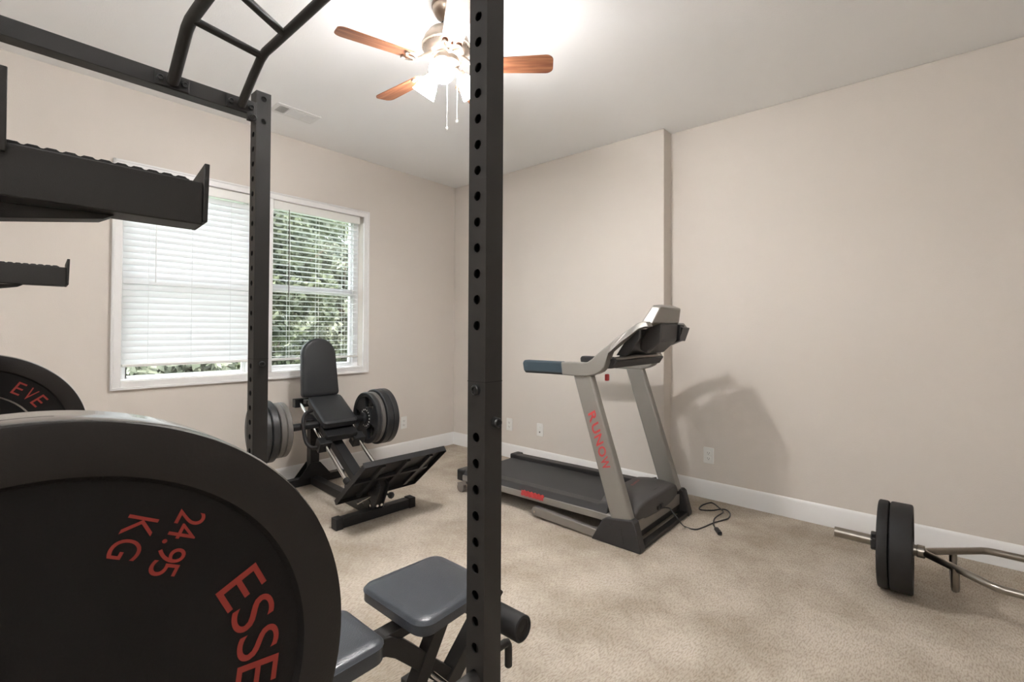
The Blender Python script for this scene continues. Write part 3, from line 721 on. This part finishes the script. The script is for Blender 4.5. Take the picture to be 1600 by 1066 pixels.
# motor cover: domed box
def cover():
    m = MB(); x0, x1 = XN+.065, XF-.065; nx, ny = 18, 10; ys = [1.235, 1.475]
    def Zt(u, v):
        e = (1-abs(2*u-1)**5); return .178+.075*e*(.35+.65*sin(pi*min(1, v*.55+.25)))+.012*(1-v)*0
    top = {}; vs = []; fs = []
    for i in range(nx+1):
        for j in range(ny+1):
            u, v_ = i/nx, j/ny; cxr = .05*(1-(1-abs(2*v_-1)**4))
            bul = -.03*(1-(2*u-1)**2)
            y = ys[0]+(ys[1]-ys[0])*v_+bul*(1-v_); top[i, j] = len(vs); vs.append((x0+(x1-x0)*u, y, Zt(u, v_)))
    for i in range(nx):
        for j in range(ny): fs.append((top[i, j], top[i+1, j], top[i+1, j+1], top[i, j+1]))
    rim = [top[i, 0] for i in range(nx+1)]+[top[nx, j] for j in range(1, ny+1)]+[top[i, ny] for i in range(nx-1, -1, -1)]+[top[0, j] for j in range(ny-1, 0, -1)]
    base = []
    for k in rim: base.append(len(vs)); vs.append((vs[k][0], vs[k][1]+.004, .128))
    n = len(rim)
    for k in range(n): fs.append((rim[k], base[k], base[(k+1) % n], rim[(k+1) % n]))
    fs.append(base); m.add(vs, fs); return m
mc = cover().build('motor_cover', M['dkplas2'], tm, bevel=.010, seg=3, smooth=30)
m = MB(); pts = []
for k in range(13):
    u = k/12; pts.append((XN+.20+.33*u, 1.245+.02*sin(pi*u)-.012, .222+.020*sin(pi*u)))
m.tube(pts, [.001+.006*sin(pi*k/12) for k in range(13)], 8); m.build('vent_slot', M['blkplas'], mc)
m = MB()
for i, ch in enumerate('RUNOW'): put_char(m, ch, (2.715+.026*i, 1.372+.003*i, .2605), (1, 0.05, 0), (0, 1, -.12), .019, .018, .2)
m.build('lettering', M['redb'], mc)
m = MB(); m.box((2.745, 1.196, .150), (2.775, 1.212, .175)); m.box((2.71, 1.200, .148), (2.735, 1.212, .165)); m.build('power_inlet', M['blkplas'], mc, bevel=.002)
def floorpt(l): return [Vector(p) for p in l]
def smooth_path(P, n=6):
    P = [Vector(p) for p in P]; out = []
    for i in range(len(P)-1):
        p0 = P[max(i-1, 0)]; p1 = P[i]; p2 = P[i+1]; p3 = P[min(i+2, len(P)-1)]
        for k in range(n):
            t = k/n; out.append(.5*((2*p1)+(-p0+p2)*t+(2*p0-5*p1+4*p2-p3)*t*t+(-p0+3*p1-3*p2+p3)*t*t*t))
    out.append(P[-1]); return out
def Zp(x, y, z=0):
    d = fw+r2*((x-800)/739.876)+u2*((506.455-y)/739.876); t = (z-CAMZ)/d.z; return Vector((d.x*t, d.y*t, z))
def Ypx(x, y, Y):
    d = fw+r2*((x-800)/739.876)+u2*((506.455-y)/739.876); t = Y/d.y; return (d.x*t, Y, CAMZ+d.z*t)
cord_px = [(1070, 823), (1086, 827.5), (1099, 824), (1113, 818), (1126, 814), (1138, 810), (1141, 803), (1135, 797), (1124.6, 796), (1113, 797.6), (1094, 796.5), (1095, 791), (1104, 787), (1113, 786), (1123, 793), (1130, 801), (1127, 805), (1121, 808), (1116, 813), (1115, 820), (1119, 827)]
P = [(2.722, 1.205, .157), Ypx(1045, 794, 1.17), Ypx(1052, 802, 1.14), Ypx(1062, 815, 1.10)]+[tuple(Zp(x, y, .006 if 5 < i < 15 else .0055)) for i, (x, y) in enumerate(cord_px)]
# lift where the cord crosses itself
P = [Vector(p) for p in P]
P[19].z = .012; P[20].z = .014; P[21].z = .012; P[22].z = .012
m = MB(); m.tube(smooth_path(P, 6), .0042, 8); co = m.build('power_cord', M['blkplas'], tm)
e = P[-1]; e2 = Zp(1125, 834, .012)
m = MB(); m.bar(e+Vector((0, 0, .004)), e2, .024, .018); m.bar(e2, e2+(e2-e).normalized()*.016+Vector((0, 0, 0)), .012, .004); m.build('plug', M['blkplas'], co, bevel=.004)

# ================================================================ leg press
LA = R(-3); lp = thing('leg_press', 'black leg press machine with padded seat and tall backrest, under the right window', 'leg press', (1.748, 2.69, 0), LA)
TL = WM[lp.name]
def LV(x, y, z): return TL @ Vector((x, y, z))
def lbox(mb, lo, hi): return mb.box(lo, hi, TL)
def lbar(mb, a, b, w, h, hint=(0, 0, 1)): return mb.bar(LV(*a), LV(*b), w, h, TL.to_3x3() @ Vector(hint))
m = MB(); lbox(m, (-.275, -.03, .004), (.275, .03, .062)); ff = m.build('front_foot', M['lpsteel'], lp, bevel=.003)
for s in (-1, 1):
    m = MB(); lbox(m, (min(s*.235, s*.283), -.034, 0), (max(s*.235, s*.283), .034, .068)); m.build('end_cap', M['rub'], ff, bevel=.004)
m = MB(); lbox(m, (-.03, .03, .004), (.03, .93, .062)); m.build('floor_beam', M['lpsteel'], lp, bevel=.003)
m = MB(); lbox(m, (-.25, .93, .004), (.25, .99, .062)); m.build('rear_foot', M['lpsteel'], lp, bevel=.003)
m = MB(); lbox(m, (-.035, .925, .06), (.035, .995, .55)); m.prism([(-.13, .06), (.13, .06), (.04, .17), (-.04, .17)], 1, .99, .998, TL); m.prism([(-.13, .06), (.13, .06), (.04, .17), (-.04, .17)], 1, .918, .926, TL); m.build('rear_post', M['lpsteel'], lp, bevel=.002)
def rail(y): return .13+(y-.06)*.555
m = MB(); lbar(m, (0, .02, rail(.02)-.03), (0, .97, rail(.97)-.03), .075, .06); m.build('rail_beam', M['lpsteel'], lp, bevel=.003)
for x in (-.125, .125):
    m = MB(); m.tube([LV(x, .10, rail(.10)+.045), LV(x, .92, rail(.92)+.045)], .0125, 20); m.build('guide_rod', M['chrome'], lp)
m = MB(); lbox(m, (-.165, .90, rail(.92)+.01), (.165, .955, rail(.92)+.075)); m.build('upper_rod_bracket', M['lpsteel'], lp, bevel=.003)
m = MB(); lbar(m, (-.155, .10, rail(.10)+.035), (.155, .10, rail(.10)+.035), .05, .05); m.build('lower_rod_bracket', M['lpsteel'], lp, bevel=.003)
for x in (-.125, .125):
    m = MB(); cyl(m, LV(x, .125, rail(.125)+.045), LV(x, .165, rail(.165)+.045), .021); m.build('rubber_bumper', M['rub'], lp, bevel=.003)
# foot plate: slanted, facing the seat
PA, PB = Vector((.035, .05, .155)), Vector((.035, -.30, .445))
d = (PB-PA).normalized(); nrm = Vector((0, d.z, -d.y)); nrm = nrm if nrm.z > 0 else -nrm
fpT = TL @ Matrix(((1, d.x, nrm.x, PA.x), (0, d.y, nrm.y, PA.y), (0, d.z, nrm.z, PA.z), (0, 0, 0, 1)))
PL = (PB-PA).length; hw = .288
m = MB(); m.box((-hw, 0, -.004), (hw, PL, .004), fpT); fp = m.build('foot_plate', M['lpsteel'], lp, bevel=.002)
m = MB(); m.box((-hw, -.003, -.028), (hw, .003, .004), fpT); m.box((-hw, PL-.004, -.022), (hw, PL+.003, .012), fpT); m.box((-hw-.003, 0, -.028), (-hw+.003, PL, .004), fpT); m.box((hw-.003, 0, -.028), (hw+.003, PL, .004), fpT)
m.build('rim', M['lpsteel'], fp, bevel=.001)
m = MB()
m.box((-hw+.02, PL*.52, -.026), (hw-.04, PL*.58, -.004), fpT)
for x in (-.15, .02, .19): m.box((x-.014, .03, -.026), (x+.014, PL-.03, -.004), fpT)
m.build('back_rib', M['iron'], fp, bevel=.001)
m = MB()
for i in range(13):
    for j in range(8):
        m.box((-hw+.025+i*.0435, .03+j*.056, .004), (-hw+.05+i*.0435, .036+j*.056, .0065), fpT)
m.build('tread_pattern', M['irong'], fp)
m = MB(); m.prism([(-.03, .06), (.10, .06), (.13, .19), (.04, .235), (-.07, .27), (-.11, .225)], 0, -.034, -.027, TL); m.prism([(-.03, .06), (.10, .06), (.13, .19), (.04, .235), (-.07, .27), (-.11, .225)], 0, .027, .034, TL)
m.prism([(-.015, .06), (.06, .06), (.04, .2), (-.06, .245), (-.07, .215)], 0, -.027, .027, TL); m.build('mounting_bracket', M['lpsteel'], lp, bevel=.002)
for (x, y, z) in ((-.036, -.005, .085), (.036, .07, .085), (.036, -.06, .235), (-.036, .03, .15), (.036, -.02, .21), (-.036, -.07, .225), (-.012, -.035, .085), (.018, -.035, .085)):
    m = MB(); s = 1 if x > 0 else -1
    if abs(x) > .03: cyl(m, LV(x-s*.004, y, z), LV(x+s*.008, y, z), .009, 6)
    else: cyl(m, LV(x, y+.006, z), LV(x, y-.006, z), .009, 6)
    m.build('bolt', M['chrome'], lp)
m = MB(); cyl(m, LV(.03, -.045, .155), LV(.05, -.075, .150), .007, 12); m.lathe([(.001, 0), (.017, .003), (.021, .012), (.021, .024), (.014, .032), (.001, .034)], axisT(LV(.05, -.075, .150), TL.to_3x3() @ Vector((.4, -1, -.1))), 20); m.build('locking_knob', M['rub'], lp)
m = MB(); m.tube([LV(-.05, -.02, .148), LV(-.14, -.02, .125)], .006, 10); m.build('lock_pin', M['chrome'], lp)
# carriage, seat, backrest
def seatT(y, z, ang): 
    a = R(ang); return TL @ LT(0, y, z) @ Matrix.Rotation(a, 4, 'X')
m = MB(); cT = seatT(.47, rail(.47)+.02, 29)
m.box((-.115, .03, .03), (.115, .34, .080), cT); m.box((-.17, .0, -.03), (-.085, .07, .05), cT); m.box((.085, .0, -.03), (.17, .07, .05), cT); m.box((-.17, .27, -.03), (-.085, .34, .05), cT); m.box((.085, .27, -.03), (.17, .34, .05), cT)
ca = m.build('carriage', M['lpsteel'], lp, bevel=.004)
m = MB(); cyl(m, LV(-.548, .61, .528), LV(.50, .61, .528), .025, 28); m.build('plate_axle', M['lpsteel'], lp)
for s in (-1, 1):
    m = MB(); cyl(m, LV(s*.225+(-.125 if s<0 else 0), .61, .528), LV(s*.245+(-.105 if s<0 else 0), .61, .528), .045, 28); m.build('axle_collar', M['iron'], lp, bevel=.003)
for x in (-.105, .105):
    m = MB(); cyl(m, TL @ Vector((x, .475, rail(.475)+.04)), TL @ Vector((x, .495, rail(.495)+.045)), .022, 20); m.build('roller_guide', M['chrome'], lp)
sT = seatT(.505, .508, 29)
m = MB(); pad(m, -.127, .127, 0, .33, .0, .055, .03, sT); m.build('seat_pad', M['vinyl'], lp, smooth=50)
m = MB(); m.box((-.10, .02, -.045), (.10, .31, -.001), sT); m.build('seat_bracket', M['lpsteel'], lp, bevel=.003)
# back pad: rounded top
def backpad():
    T = seatT(.815, .70, 82) @ LT(-.022, 0, 0); prof = []; hw = .140; Lb = .445
    m = MB(); out = []
    rc = .03
    for k in range(7): t = R(180+90*k/6); out.append((-hw+rc+rc*cos(t), rc+rc*sin(t)))
    for k in range(7): t = R(270+90*k/6); out.append((hw-rc+rc*cos(t), rc+rc*sin(t)))
    for k in range(25):
        t = pi*k/24; out.append((( hw*.93)*cos(t), Lb-.13+.13*sin(t)))
    n = len(out); vs = []; fs = []
    cxm, cym = 0, Lb/2
    for ins, z in ((.008, -.0), (0, .008), (0, .042), (.004, .050), (.012, .055), (.03, .058)):
        for x, y in out: vs.append((x*(1-ins/.14), cym+(y-cym)*(1-ins/.22), z))
    for i in range(5):
        for k in range(n): fs.append((i*n+k, i*n+(k+1) % n, (i+1)*n+(k+1) % n, (i+1)*n+k))
    fs.append(list(range(n))[::-1]); fs.append(list(range(5*n, 6*n))); m.add(vs, fs, T); return m
backpad().build('backrest', M['vinyl'], lp, smooth=50)
m = MB(); lbar(m, (0, .80, .60), (0, .93, 1.0), .05, .03, (0, 1, 0)); lbox(m, (-.13, .78, .655), (.13, .84, .685)); m.build('backrest_frame', M['lpsteel'], lp, bevel=.003)
# side handles
for s in (-1,):
    m = MB(); P_ = [(s*.14, .66, .625), (s*.20, .62, .615), (s*.235, .58, .575), (s*.24, .56, .52), (s*.235, .53, .44), (s*.215, .50, .40), (s*.17, .50, .39), (s*.13, .52, .40)]
    m.tube([LV(*p) for p in smooth_path(P_, 5)], .013, 12); m.build('side_handle', M['rub'], lp)

# leg press plates (axis along machine x)
def disc(r, th, m_, name, label, cx, holes=False, group='plates loaded on the leg press', hub=True, face=-1):
    c = LV(cx, .61, .528); t = thing(name, label, 'weight plate', c, LA, group)
    ax_ = TL.to_3x3() @ Vector((1, 0, 0)); T = axisT(c-ax_*(th/2), ax_)
    if holes:
        m = MB(); m.lathe([(r*.82, .004), (r*.84, 0), (r-.006, 0), (r, .005), (r, th-.005), (r-.006, th), (r*.84, th), (r*.82, th-.004)], T, 72, closed=True)
        # web with three grip openings
        m.lathe([(.027, .001), (r*.42, .002), (r*.42, th-.002), (.027, th-.001)], T, 48, closed=True)
        for k in range(3):
            a0 = 2*pi*k/3+.35; a1 = a0+1.15; vs = []; fs = []; n = 10
            for j in range(n+1):
                a = a0+(a1-a0)*j/n
                for rr, z in ((r*.40, .006), (r*.84, .006), (r*.84, th-.006), (r*.40, th-.006)): vs.append((rr*cos(a), rr*sin(a), z))
            for j in range(n):
                for q in range(4): fs.append((j*4+q, j*4+(q+1) % 4, (j+1)*4+(q+1) % 4, (j+1)*4+q))
            fs += [(0, 1, 2, 3), (n*4+3, n*4+2, n*4+1, n*4)]
            m.add(vs, fs, T)
        m.build('plate_body', m_, t, smooth=35)
        m = MB()
        for k in range(16):
            a = 2*pi*k/16; 
            for z0, z1 in ((-.0006, .002), (th-.002, th+.0006)):
                rr = r*.32; m.box((rr-.005, -.0035, z0), (rr+.005, .0035, z1), T @ Matrix.Rotation(a, 4, 'Z'))
        m.build('hub_marks', M['white'], t)
    else:
        m = MB(); rc = r*.80
        m.lathe([(.027, .003), (.045, .003), (.047, .007), (rc-.004, .007), (rc, .001), (r-.006, 0), (r, .005), (r, th-.005), (r-.006, th), (rc, th-.001), (rc-.004, th-.007), (.047, th-.007), (.045, th-.003), (.027, th-.003)], T, 80, closed=True)
        m.build('plate_body', m_, t, smooth=35)
        m = MB()
        for k in range(40):
            if k % 20 in (0, 1, 2, 10, 11, 12): continue
            a = 2*pi*k/40; rr = r*.66
            for z0, z1 in ((.0045, .0075), (th-.0075, th-.0045)): m.box((rr-.009, -.004, z0), (rr+.009, .004, z1), T @ Matrix.Rotation(a, 4, 'Z'))
        m.build('embossed_marks', M['irong'], t)
    return t
disc(.198, .034, M['iron'], 'grip_plate', 'black iron plate with grip openings, closest to the seat on its right side', .270, True)
disc(.198, .034, M['irong'], 'grip_plate', 'dark grey iron plate second from the seat on its right side', .307, True)
disc(.215, .050, M['iron'], 'bumper_disc', 'thick black plate third from the seat on its right side', .352)
disc(.215, .050, M['iron'], 'bumper_disc', 'thick black plate outermost on the right side of the leg press', .404)
disc(.185, .036, M['irong'], 'grip_plate', 'grey plate innermost on the left side of the leg press', -.375, True)
disc(.185, .036, M['irong'], 'grip_plate', 'grey plate second from the seat on its left side', -.413, True)
disc(.205, .045, M['iron'], 'bumper_disc', 'thick black plate third from the seat on its left side', -.466)
disc(.205, .045, M['iron'], 'bumper_disc', 'black plate outermost on the left of the leg press, half behind the far rack post', -.516)

# ================================================================ hex trap bar and its plates
bx, bz = 2.905, .2005
hb = thing('trap_bar', 'chrome hex trap bar lying near the right wall, running out of frame', 'barbell', (bx, -.5, bz))
def Yp(f): return f
YS = .352; YE = .03; YFAR = -1.0
def mir(y): return 2*(-.485)-y
for f in (lambda y: y, mir):
    m = MB(); cyl(m, (bx, f(YS), bz), (bx, f(YE), bz), .0245, 28); m.build('sleeve', M['nickel'], hb, bevel=.002)
    m = MB(); cyl(m, (bx, f(.035), bz), (bx, f(.005), bz), .028, 28); m.build('sleeve_flange', M['nickel'], hb, bevel=.003)
for sx in (1, -1):
    xo_ = bx+sx*.217
    m = MB(); pth = [(bx, .01, bz), (bx+sx*.018, -.0, bz), (xo_-sx*.02, -.19, bz), (xo_-sx*.006, -.212, bz), (xo_, -.235, bz)]
    pth = pth+[(x, mir(y), z) for x, y, z in pth[::-1]]
    m.tube(pth, .0155, 20); m.build('frame_tube', M['nickel'], hb)
for f in (lambda y: y, mir):
    m = MB(); y = f(-.092); hx = .11
    pth = [(bx+hx, y, bz), (bx+hx, y, bz-.02), (bx+hx-.01, y, bz-.075), (bx+hx-.03, y, bz-.098), (bx-hx+.03, y, bz-.098), (bx-hx+.01, y, bz-.075), (bx-hx, y, bz-.02), (bx-hx, y, bz)]
    m.tube(pth, .0145, 16); m.build('grip_handle', M['nickel'], hb)
def tplate(yc, th, label, r=.2):
    t = thing('bumper_plate', label, 'weight plate', (bx, yc, bz), 0, 'plates on the trap bar')
    T = axisT((bx, yc-th/2, bz), (0, 1, 0)); rc = r*.80
    m = MB(); m.lathe([(.0255, .002), (.05, .002), (.052, .008), (rc-.006, .008), (rc, .001), (r-.008, 0), (r-.002, .003), (r, .008), (r, th-.008), (r-.002, th-.003), (r-.008, th), (rc, th-.001), (rc-.006, th-.008), (.052, th-.008), (.05, th-.002), (.0255, th-.002)], T, 96, closed=True)
    m.build('plate_body', M['rub'], t, smooth=30)
    m = MB(); m.lathe([(.0255, .0), (.034, .0), (.034, th), (.0255, th)], T, 40, closed=True); m.build('steel_hub', M['irong'], t)
    return t
tplate(.088, .084, 'thick black bumper plate on the trap bar, on the side of the frame')
tplate(.154, .042, 'thinner black bumper plate on the trap bar, beside the collar')
cl = thing('bar_collar', 'black clamp collar on the trap bar sleeve', 'collar', (bx, .191, bz))
m = MB(); T = axisT((bx, .178, bz), (0, 1, 0)); m.lathe([(.025, 0), (.041, 0), (.043, .003), (.043, .022), (.041, .026), (.025, .026)], T, 28, closed=True); m.build('collar_ring', M['blkplas'], cl)
m = MB(); m.box((bx-.05, .181, bz+.028), (bx-.01, .201, bz+.048)); m.box((bx-.052, .181, bz-.02), (bx-.038, .201, bz+.03)); m.build('collar_lever', M['blkplas'], cl, bevel=.003)
for f_, lab in ((mir(.088), 'thick black bumper plate at the hidden end of the trap bar'), ):
    tplate(f_, .084, lab)

# ================================================================ ceiling fan
FXc, FYc = 1.458, 1.689
fan = thing('ceiling_fan', 'five blade wooden ceiling fan with three lit frosted glass shades', 'ceiling fan', (FXc, FYc, H))
CT = LT(FXc, FYc, 0)
cz_ = lambda z: 2.74-(2.74-z)*.8
m = MB(); m.lathe([(r_, cz_(z)) for r_, z in [(.001, 2.643), (.018, 2.643), (.022, 2.648), (.03, 2.652), (.05, 2.672), (.062, 2.695), (.066, 2.71), (.066, 2.722), (.070, 2.726), (.070, 2.74)]], CT, 48); m.build('canopy', M['brass'], fan)
m = MB(); m.lathe([(.020, 2.645), (.026, 2.655), (.020, 2.665)], CT, 24); cyl(m, (FXc, FYc, 2.62), (FXc, FYc, 2.67), .013); m.build('downrod', M['bolt'], fan)
ML = .052
m = MB(); m.lathe([(r_, z+ML) for r_, z in [(.001, 2.577), (.035, 2.577), (.06, 2.570), (.085, 2.553), (.104, 2.525), (.110, 2.503), (.110, 2.497), (.116, 2.495), (.116, 2.485), (.108, 2.481), (.105, 2.466), (.092, 2.450), (.080, 2.444), (.001, 2.444)]], CT, 64); m.build('motor_housing', M['fanmetal'], fan)
m = MB()
for k in range(40):
    a = 2*pi*k/40; T = CT @ Matrix.Rotation(a, 4, 'Z'); m.bar(T @ Vector((.109, 0, 2.479+ML)), T @ Vector((.090, 0, 2.452+ML)), .005, .006)
m.build('motor_ribs', M['fanmetal'], fan)
m = MB(); m.lathe([(r_, 2.498-(2.446-z)*.62) for r_, z in [(.001, 2.446), (.066, 2.446), (.068, 2.436), (.060, 2.430), (.058, 2.405), (.062, 2.400), (.062, 2.392), (.045, 2.378), (.028, 2.360), (.020, 2.345), (.012, 2.335), (.001, 2.332)]], CT, 48); m.build('switch_housing', M['fanmetal'], fan)
BL = [20, 92, 164, 236, 308]
def blade(a):
    T = CT @ Matrix.Rotation(R(a), 4, 'Z') @ LT(0, 0, 2.452) @ Matrix.Rotation(R(-12), 4, 'X')
    m = MB(); out = []
    for k in range(9): t = R(-90+90*k/8); out.append((.465+.035*cos(t), -.053+.03+.030*sin(t)-.002))
    for k in range(9): t = R(0+90*k/8); out.append((.465+.035*cos(t), .053-.03+.030*sin(t)+.002))
    out += [(.17, .044), (.155, .030), (.155, -.030), (.17, -.044)]
    m.prism(out, 2, -.003, .003); bo = m.build('blade', M['wood'], fan, bevel=.001, local=T)
    m = MB()   # scrolled iron
    T2 = CT @ Matrix.Rotation(R(a), 4, 'Z')
    def q(x, y, z): return T2 @ Vector((x, y, z))
    m.tube([q(.07, 0, 2.498), q(.10, 0, 2.478), q(.13, 0, 2.452), q(.150, 0, 2.441)], [.012, .010, .009, .009], 12)
    for s in (-1, 1):
        P_ = [(.145, 0, 2.441), (.160, s*.022, 2.443-s*.003), (.185, s*.040, 2.444-s*.007), (.205, s*.036, 2.444-s*.006), (.207, s*.024, 2.444-s*.004), (.196, s*.020, 2.444-s*.003)]
        m.tube([q(*p) for p in smooth_path(P_, 4)], .0055, 10)
        m.add([], [])
    m.tube([q(.145, 0, 2.441), q(.20, 0, 2.444)], .006, 10)
    m.build('blade_bracket', M['fanmetal'], bo)
for a in BL: blade(a)
# three lit shades, tilted outwards
for k, a in enumerate((221, 341, 101)):
    T2 = CT @ Matrix.Rotation(R(a), 4, 'Z')
    n0 = T2 @ Vector((.030, 0, 2.455)); n1 = T2 @ Vector((.072, 0, 2.440)); dd = (T2.to_3x3() @ Vector((.62, 0, -.78))).normalized()
    m = MB(); m.tube([n0, T2 @ Vector((.052, 0, 2.456)), n1], .008, 12); m.lathe([(.001, -.008), (.018, -.006), (.021, .0), (.021, .022), (.012, .024)], axisT(n1, dd), 24); arm = m.build('lamp_arm', M['fanmetal'], fan)
    m = MB(); T = axisT(n1+dd*.012, dd)
    m.lathe([(.018, 0), (.024, .008), (.036, .028), (.046, .055), (.050, .075), (.057, .098), (.0545, .098), (.0475, .074), (.043, .055), (.033, .029), (.021, .010), (.015, .002)], T, 32, closed=True)
    m.build('glass_shade', M['lamp'], fan)
    m = MB(); m.lathe([(.001, .075), (.012, .072), (.021, .058), (.021, .045), (.012, .028), (.009, .012), (.001, .012)], T, 20); m.build('bulb', M['bulb'], arm)
for (x, y, z0, L_) in ((-.020, -.030, 2.43, .278), (.036, -.036, 2.43, .228)):
    m = MB(); P0 = Vector((FXc+x, FYc+y, z0)); m.tube([P0, P0-Vector((0, 0, L_))], .0013, 6); pc = m.build('pull_chain', M['white'], fan)
    m = MB(); m.lathe([(.001, -.014), (.005, -.010), (.006, -.004), (.003, .001), (.001, .003)], LT(*(P0-Vector((0, 0, L_+.002)))), 14); m.build('chain_knob', M['white'], pc)
# round ceiling fitting just visible past the rack (part of a blade tip is the only other object here)

# ================================================================ unseen uplight added to brighten ceiling and walls, behind the rack, left of the camera
fl = thing('added_fill_lamp', 'unseen added fill light with an upward glass bowl, beside the left wall', 'fill light', (-1.05, .2, 0))
LTm = LT(-1.05, .2, 0)
m = MB(); m.lathe([(.001, 0), (.14, 0), (.14, .015), (.12, .024), (.001, .026)], LTm, 40); m.build('fill_lamp_base', M['steel'], fl)
m = MB(); m.lathe([(.001, .02), (.012, .02), (.012, 1.72), (.001, 1.72)], LTm, 20); m.build('fill_lamp_pole', M['steel'], fl)
m = MB(); m.lathe([(.02, 1.70), (.06, 1.715), (.12, 1.75), (.165, 1.80), (.16, 1.80), (.115, 1.757), (.058, 1.724), (.02, 1.712)], LTm, 48, closed=True); m.build('fill_lamp_shade', M['steel'], fl)
bm_ = lampmat(); bm_.name = 'fill_uplight_bulb'; bm_.node_tree.nodes['Principled BSDF'].inputs['Emission Strength'].default_value = FILL_UPLIGHT
bm_.node_tree.nodes['Principled BSDF'].inputs['Emission Color'].default_value = (.96, .98, 1, 1)
m = MB(); m.lathe([(.001, 1.715), (.02, 1.72), (.045, 1.75), (.05, 1.77), (.035, 1.79), (.001, 1.797)], LTm, 24); m.build('bulb', bm_, fl)

# ================================================================ outside: trees, ground
def tree(name, label, cx, cy, zc, rx, rz, n, m_, seed, leaf=.11, trunk=True):
    rs = np.random.RandomState(seed)
    t = thing(name, label, 'tree', (cx, cy, -3.2), 0, 'trees outside the windows')
    nc = 60; cen = rs.normal(size=(nc, 3)); cen /= np.linalg.norm(cen, axis=1)[:, None]; cen *= rs.uniform(.25, .95, (nc, 1))
    cen *= np.array([rx, rx*.8, rz]); cr = rs.uniform(.35, .8, nc)*rx*.42
    idx = rs.randint(0, nc, n); dirs = rs.normal(size=(n, 3)); dirs /= np.linalg.norm(dirs, axis=1)[:, None]
    pos = cen[idx]+dirs*cr[idx][:, None]*rs.uniform(.55, 1.0, (n, 1))+np.array([cx, cy, zc])
    a = rs.normal(size=(n, 3)); a /= np.linalg.norm(a, axis=1)[:, None]
    b_ = np.cross(a, dirs+.4*rs.normal(size=(n, 3))); b_ /= np.linalg.norm(b_, axis=1)[:, None]+1e-9
    s = rs.uniform(.6, 1.3, (n, 1))*leaf
    v = np.stack([pos-a*s, pos-b_*s*.45, pos+a*s, pos+b_*s*.45], 1).reshape(-1, 3)
    v = v-np.array([cx, cy, -3.2])
    me = bpy.data.meshes.new('foliage'); me.from_pydata(v.tolist(), [], np.arange(4*n).reshape(-1, 4).tolist()); me.materials.append(m_)
    o = bpy.data.objects.new('foliage', me); COL.objects.link(o); o.parent = t
    m = MB(); m.tube([(cx, cy, -3.2), (cx+.1, cy, -1.5), (cx-.05, cy, zc-.2), (cx, cy, zc+rz*.5)], [.16, .13, .10, .04], 12)
    for k in range(5):
        a_ = k*1.3+seed; m.tube([(cx, cy, zc-.3+.2*k), (cx+rx*.35*cos(a_), cy+rx*.3*sin(a_), zc+.1+.2*k), (cx+rx*.7*cos(a_), cy+rx*.6*sin(a_), zc+.5+.2*k)], [.05, .035, .015], 8)
    m.build('trunk', M['bark'], t)
    return t
tree('leafy_tree', 'dark green tree outside, left part of the open right window', 4.1, 10.0, 2.0, 1.45, 3.3, 20000, M['leaf1'], 3, .085)
tree('leafy_tree', 'pale green sunlit tree outside, filling the right of the open window', 7.6, 13.6, 2.2, 2.1, 3.4, 24000, M['leaf2'], 8, .095)
tree('leafy_tree', 'dark backdrop tree farther outside, behind the dark green and pale trees', 9.0, 21.5, 3.6, 6.0, 6.0, 28000, M['leaf3'], 5, .17)
tree('leafy_tree', 'tree outside, seen only in the gap under the closed left blind', 2.0, 8.6, .2, 1.25, 1.3, 9000, M['leaf2'], 12, .10)
m = MB(); m.box((-25, YW+.3, -3.3), (35, 45, -3.2)); tag(m.build('lawn', M['lawn']), kind='structure')
